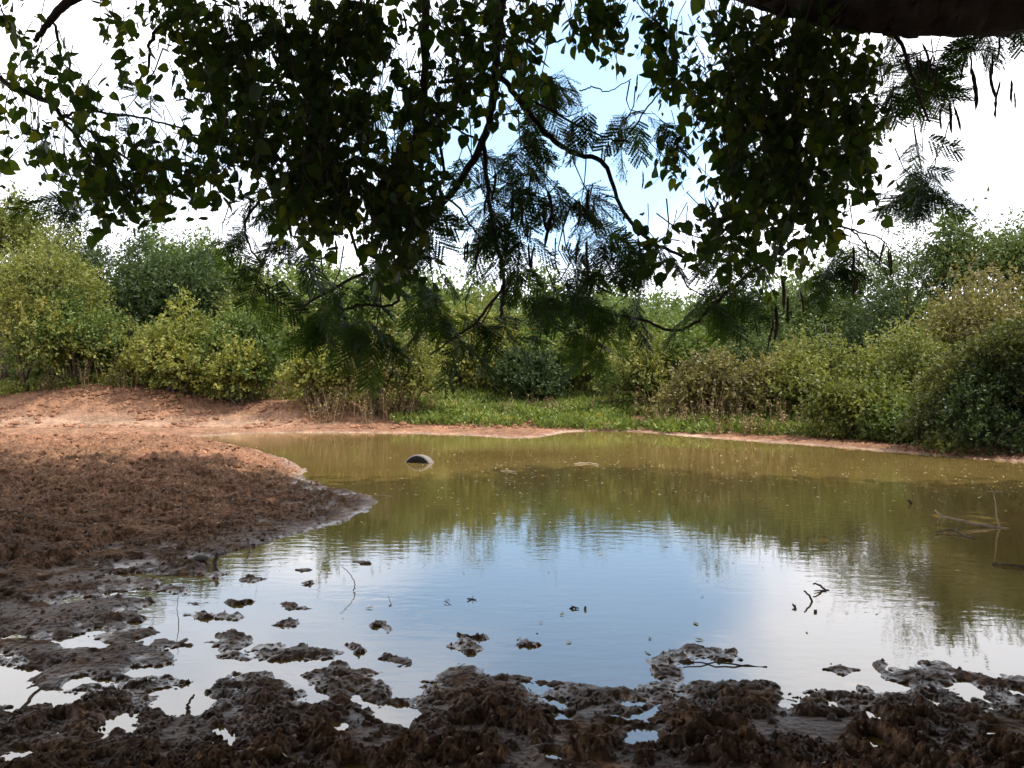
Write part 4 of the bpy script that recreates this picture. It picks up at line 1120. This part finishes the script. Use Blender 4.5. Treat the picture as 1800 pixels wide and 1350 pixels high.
for cx, cy, rx, ry, n in CB:
    n = int(n * (0.85 if (840 < cx < 1190 and cy < 460) else (1.0 if cx > 1480 else (0.62 if cy > 440 else 0.7))))
    k = max(1, n // 5)
    for g in range(k):
        a = rngc.random() * 6.3; r = math.sqrt(rngc.random()) * .8
        d = rngc.uniform(4.7, 5.7)
        c = at(cx + rx * r * math.cos(a), cy + ry * r * math.sin(a), d)
        # a twig carrying a handful of leaves
        tdir = np.array((rngc.normal(0, .6), rngc.normal(0, .5), -0.35 + rngc.normal(0, .4))); tdir /= np.linalg.norm(tdir)
        tl = 0.13 + .08 * rngc.random()
        sw = rngc.normal(0, .10)
        tube(tw, [c - tdir * tl * 1.3 + (sw * .8, .03, .20), c - tdir * tl * 1.1 + (sw * .4, .01, .08), c - tdir * tl * .6 + (0, 0, .02), c, c + tdir * tl * .5], [.005, .0045, .0035, .003, .0015], 4, cap=False)
        m = n // k + (1 if rngc.random() < .5 else 0)
        for j in range(m):
            p = c + tdir * tl * rngc.uniform(-.8, .5)
            yaw = rngc.random() * 2 * math.pi
            fronds.append((p, yaw, rngc.normal(-.6, .35), rngc.normal(0, .45), rngc.uniform(.75, 1.15), rngc.integers(3)))
tpart('twig', tw, M_TWIG)['kind'] = 'stuff'
rngc.shuffle(fronds)
rest = MB()
for i, (p, yaw, pit, roll, sc, k) in enumerate(fronds):
    Mx = Matrix.Translation(Vector(p)) @ Euler((pit, roll, yaw), 'XYZ').to_matrix().to_4x4() @ Matrix.Scale(sc, 4)
    if i < 290:
        o = bpy.data.objects.new('leaf', FRM[k])
        scene.collection.objects.link(o)
        o.parent = tree
        o.matrix_local = Matrix.Translation(-Vector(tree.location)) @ Mx
    else:
        A_ = np.array(Mx)
        V, fs = FRV[k]
        rest.add(V @ A_[:3, :3].T + A_[:3, 3], fs, random.random())
o = tpart('foliage', rest, M_FEATHER, False)
o['kind'] = 'stuff'

# ---- long thin seed pods
PODS = [(1697,100,40),(1705,95,35),(1708,118,70),(1724,90,30),(1742,115,55),(1745,95,35),(1757,140,40),(1747,178,30),(1752,175,28),(1778,140,45),(1782,160,30),(1655,185,40),(1668,180,50),(1676,185,45),(1640,95,40),(1650,110,45),(1622,75,45),(1612,95,40),(1755,65,40),(1760,50,25),(1785,60,25),
 (702,22,35),(708,18,40),(860,330,45),(870,300,50),(905,330,60),(915,350,50),(935,300,40),(960,330,60),(955,350,55),(970,370,60),(1035,330,60),(1018,420,45),(1032,420,50),(1020,350,50),(1122,415,45),(1130,300,30),(752,240,60),(770,250,60),(748,300,50),(690,250,40),(824,420,40),(818,425,35),(840,430,40),(930,425,45),(940,430,40),(1504,478,40),(1500,430,45),(1520,420,30),(1562,435,35),(1565,440,45),(1556,422,40),(1365,535,60),(1358,560,40),(1372,480,60),(1385,520,45),(1405,510,40),(1352,590,25),(1262,545,30),(1033,465,45),(1100,400,30),(1260,420,40),(1335,300,40),(1448,340,50),(600,330,45),(1195,165,28),(1190,250,30),(1122,130,30),(612,60,40),(590,420,40),(440,345,35),(508,380,40)]
rp = np.random.default_rng(66)
pm = []
for k in range(4):
    mb = MB()
    c = rp.normal(0, .10)
    n = 9
    f = np.linspace(0, 1, n)
    pa = np.stack([c * np.sin(f * 2.2), 0.03 * np.sin(f * 5 + k), -f], 1)
    tube(mb, pa, [.008, .035, .05, .042, .052, .043, .05, .036, .006], 5, .5)
    pm.append(mb.mesh('seed pod', M_POD, True))
for px, py, ln in PODS:
    d = rp.uniform(4.5, 5.0)
    o = bpy.data.objects.new('seed_pod', pm[rp.integers(4)])
    scene.collection.objects.link(o)
    o.parent = tree
    L = ln / F * d * 1.1
    o.matrix_local = Matrix.Translation(Vector(at(px, py, d)) - Vector(tree.location)) @ Euler((rp.normal(0, .12), rp.normal(0, .12), rp.random() * 6.3)).to_matrix().to_4x4() @ Matrix.Diagonal((L * 1.0, L * 1.0, L, 1))

# ---- the rest of the crown: above and behind the camera, out of frame, shaped to shade the foreground
def big_crown():
    rng = np.random.default_rng(88)
    mb = MB()
    n = 62000
    X = rng.uniform(-13, 19, n); Y = rng.uniform(-10, 15.5, n)
    rad = (np.abs((X - 3.0) / 15.5) ** 3 + np.abs((Y - 2.2) / 12.4) ** 3) ** (1 / 3)
    edge = fbm(X, Y, 4.0, 3, 5) * 0.18
    keep = (rad + edge < 1.0) & (rng.random(n) < np.clip((1.03 - rad - edge) / 0.32, 0, 1))
    X, Y, rad = X[keep], Y[keep], rad[keep]
    low = np.where(Y > 0, 2.35 + 0.53 * Y, 2.0)
    low = np.maximum(low, np.where(Y > 3, 4.5, 0))
    roof = 11.5 - 4.5 * rad ** 2
    low = np.where(Y < -1, np.maximum(0.6, 5.4 - (-Y - 1) * 0.9), np.maximum(low, 5.4))  # unseen rear skirt, brought low to block light from behind the camera
    Z = low + np.maximum(roof - low, 0.4) * rng.random(len(X)) ** 0.8
    # clumping
    den = fbm(X + 2 * np.sin(Z), Y, 2.2, 3, 15)
    ok = den + rng.normal(0, .3, len(X)) > -0.62
    P = np.stack([X, Y, Z], 1)[ok]
    N = len(P)
    for j in range(3):
        D = rng.normal(0, 1, (N, 3)); D[:, 2] *= .5
        leaf_quads(mb, P + rng.normal(0, .22, (N, 3)), D, .42 * (.6 + .7 * rng.random(N)), .2 * (.6 + .7 * rng.random(N)), rng, rng.random(N))
    tpart('crown', mb, M_CROWN, False)
big_crown()

# ------------------------------------------------------------------ climbing vines with broad pointed leaves
def vine_leaf(seed, w=.85):
    rng = np.random.default_rng(seed)
    out = [(0, 0), (.20, -.06), (.40, .10), (.44, .36), (.30, .66), (.12, .86), (0, 1.0)]
    V = [(0, 0, 0), (0, .35, -.035), (0, .7, -.02), (0, 1.0, -.10)]
    Q = []
    for sg in (1, -1):
        b = len(V)
        for x, y in out[1:-1]:
            V.append((sg * x * w, y, .10 * abs(x) + .03 * math.sin(7 * y + seed) - .10 * y * y))
        F_ = [(0, b, b + 1), (0, b + 1, b + 2, 1), (1, b + 2, b + 3, 2), (2, b + 3, b + 4), (2, b + 4, 3)]
        Q += [tuple(q) if sg > 0 else tuple(q[::-1]) for q in F_]
    V = np.array(V)
    # petiole
    b = len(V)
    V = np.vstack([V, [(-.012, 0, 0), (.012, 0, 0), (.01, -.35, .05), (-.01, -.35, .05)]])
    Q.append((b, b + 1, b + 2, b + 3))
    tri = np.array([q for q in Q if len(q) == 3]); qd = np.array([q for q in Q if len(q) == 4])
    return V, [tri, qd]
VL = [vine_leaf(s, w) for s, w in ((1, .80), (2, .92), (3, .66), (4, 1.0))]
VLM = []
for V, fs in VL:
    mb = MB(); mb.add(V, fs, 0.35); VLM.append(mb.mesh('vine leaf', M_VINE, True))

def vine(label, start, blobs, seed, size=0.080, dmin=4.0, dmax=5.0, many=2.5):
    rng = np.random.default_rng(seed)
    t = thing('hanging_vine', start, label, 'vine', 'vines hanging from the tree')
    st = MB()
    L = []
    for cx, cy, rx, ry, n in blobs:
        n = int(n * many)
        while n > 0:
            a = rng.random() * 6.3; r = math.sqrt(rng.random()) * .92
            d = rng.uniform(dmin, dmax)
            qx, qy = cx + rx * r * 1.06 * math.cos(a), cy + ry * r * 1.06 * math.sin(a)
            if float(fbm(np.array([qx]), np.array([qy]), 62.0, 2, seed)[0]) < -0.20 and rng.random() < .85:
                n -= 3; continue
            c = at(qx, qy, d)
            k = int(min(n, rng.integers(4, 9)))
            hang = np.array((rng.normal(0, .5), rng.normal(0, .4), -1.0)); hang /= np.linalg.norm(hang)
            ln = 0.045 * k
            c = c - hang * ln * .5
            pts = np.array([c + hang * ln * f + np.array((math.sin(f * 5 + a), math.cos(f * 4 + a), 0)) * .012 for f in np.linspace(-.25, 1, 6)])
            tube(st, pts, np.linspace(.0028, .0014, 6), 4, cap=False)
            for j in range(k):
                p = c + hang * ln * (j + .5) / k + rng.normal(0, .022, 3)
                yaw = rng.random() * 2 * math.pi
                L.append((p, yaw, rng.normal(-.85, .65), rng.normal(0, .6), size * rng.uniform(.35, 1.0) * rng.uniform(.8, 1.3), rng.integers(4)))
            n -= k
    link('stem', st.mesh('stem', M_TWIG, True), t)['kind'] = 'stuff'
    # the leaves nearest to the viewer are single pieces
    order = np.argsort([l[0][1] + rng.normal(0, .35) for l in L])
    rest = MB()
    for q, i in enumerate(order):
        p, yaw, pit, roll, sc, k = L[i]
        Mx = Matrix.Translation(Vector(p)) @ Euler((pit, roll, yaw), 'XYZ').to_matrix().to_4x4() @ Matrix.Scale(sc, 4)
        if q < 280:
            o = bpy.data.objects.new('leaf', VLM[k])
            scene.collection.objects.link(o)
            o.parent = t
            o.matrix_local = Matrix.Translation(-Vector(t.location)) @ Mx
        else:
            A_ = np.array(Mx); V, fs = VL[k]
            rest.add(V @ A_[:3, :3].T + A_[:3, 3], fs, random.random())
    if rest.n:
        o = link('foliage', rest.mesh('foliage', M_VINE, True), t)
        o['kind'] = 'stuff'
vine('loose vine of broad dark leaves trailing at the upper left corner', at(100, -40, 4.5),
 [(35,105,38,35,22),(85,112,40,32,22),(30,190,38,60,26),(110,152,50,30,22),(155,160,30,22,12),(60,235,55,35,30),(35,300,35,25,18),(120,240,65,50,50),(170,300,75,50,95),(235,325,65,45,80),(130,335,55,40,45),(260,265,65,45,65),(212,382,30,20,12),(300,325,55,35,50),(210,115,25,45,16),(245,140,40,40,24),(215,40,45,32,32),(300,125,30,30,14),(330,160,30,30,12),(365,140,35,35,18),(15,40,25,40,14),(290,370,30,18,10),(245,360,50,22,22),(160,370,30,20,12)], 201, many=1.65)
vine('dense central curtain of dark vine leaves hanging from the top edge', at(650, -100, 4.6),
 [(300,20,60,35,65),(400,55,90,55,120),(480,120,100,75,200),(560,55,90,65,120),(450,225,90,75,180),(560,250,100,110,320),(650,120,55,75,100),(640,300,100,95,290),(560,370,75,60,130),(690,400,70,55,110),(690,460,55,45,60),(780,75,55,55,65),(850,110,55,80,85),(740,220,60,70,105),(800,185,30,25,22),(895,55,50,45,45),(945,25,40,28,25),(915,150,40,40,34),(735,330,45,55,60),(888,190,22,22,10),(370,130,50,60,60),(390,300,50,50,55),(640,30,40,40,40),(725,30,30,40,26),(840,20,50,30,34)], 202)
vine('dense right curtain of dark vine leaves below the thick limb', at(1400, -20, 4.3),
 [(1035,28,50,34,55),(1110,50,60,38,65),(1165,105,45,50,52),(1235,130,50,50,60),(1290,60,85,50,110),(1350,150,105,85,270),(1450,130,95,75,230),(1335,270,85,85,220),(1450,265,85,95,240),(1515,220,42,55,60),(1385,360,90,65,190),(1268,350,42,55,50),(1310,430,75,40,66),(1240,425,50,35,34),(1440,400,40,30,22),(1350,470,35,25,14),(1420,460,25,20,8),(1535,285,32,32,22),(1195,268,18,14,7),(1165,297,26,14,9),(1212,255,18,20,7),(1400,55,110,40,120),(1165,420,32,40,20),(1230,190,25,25,16),(1520,340,30,15,8),(1300,200,60,60,70)], 203, many=2.25)
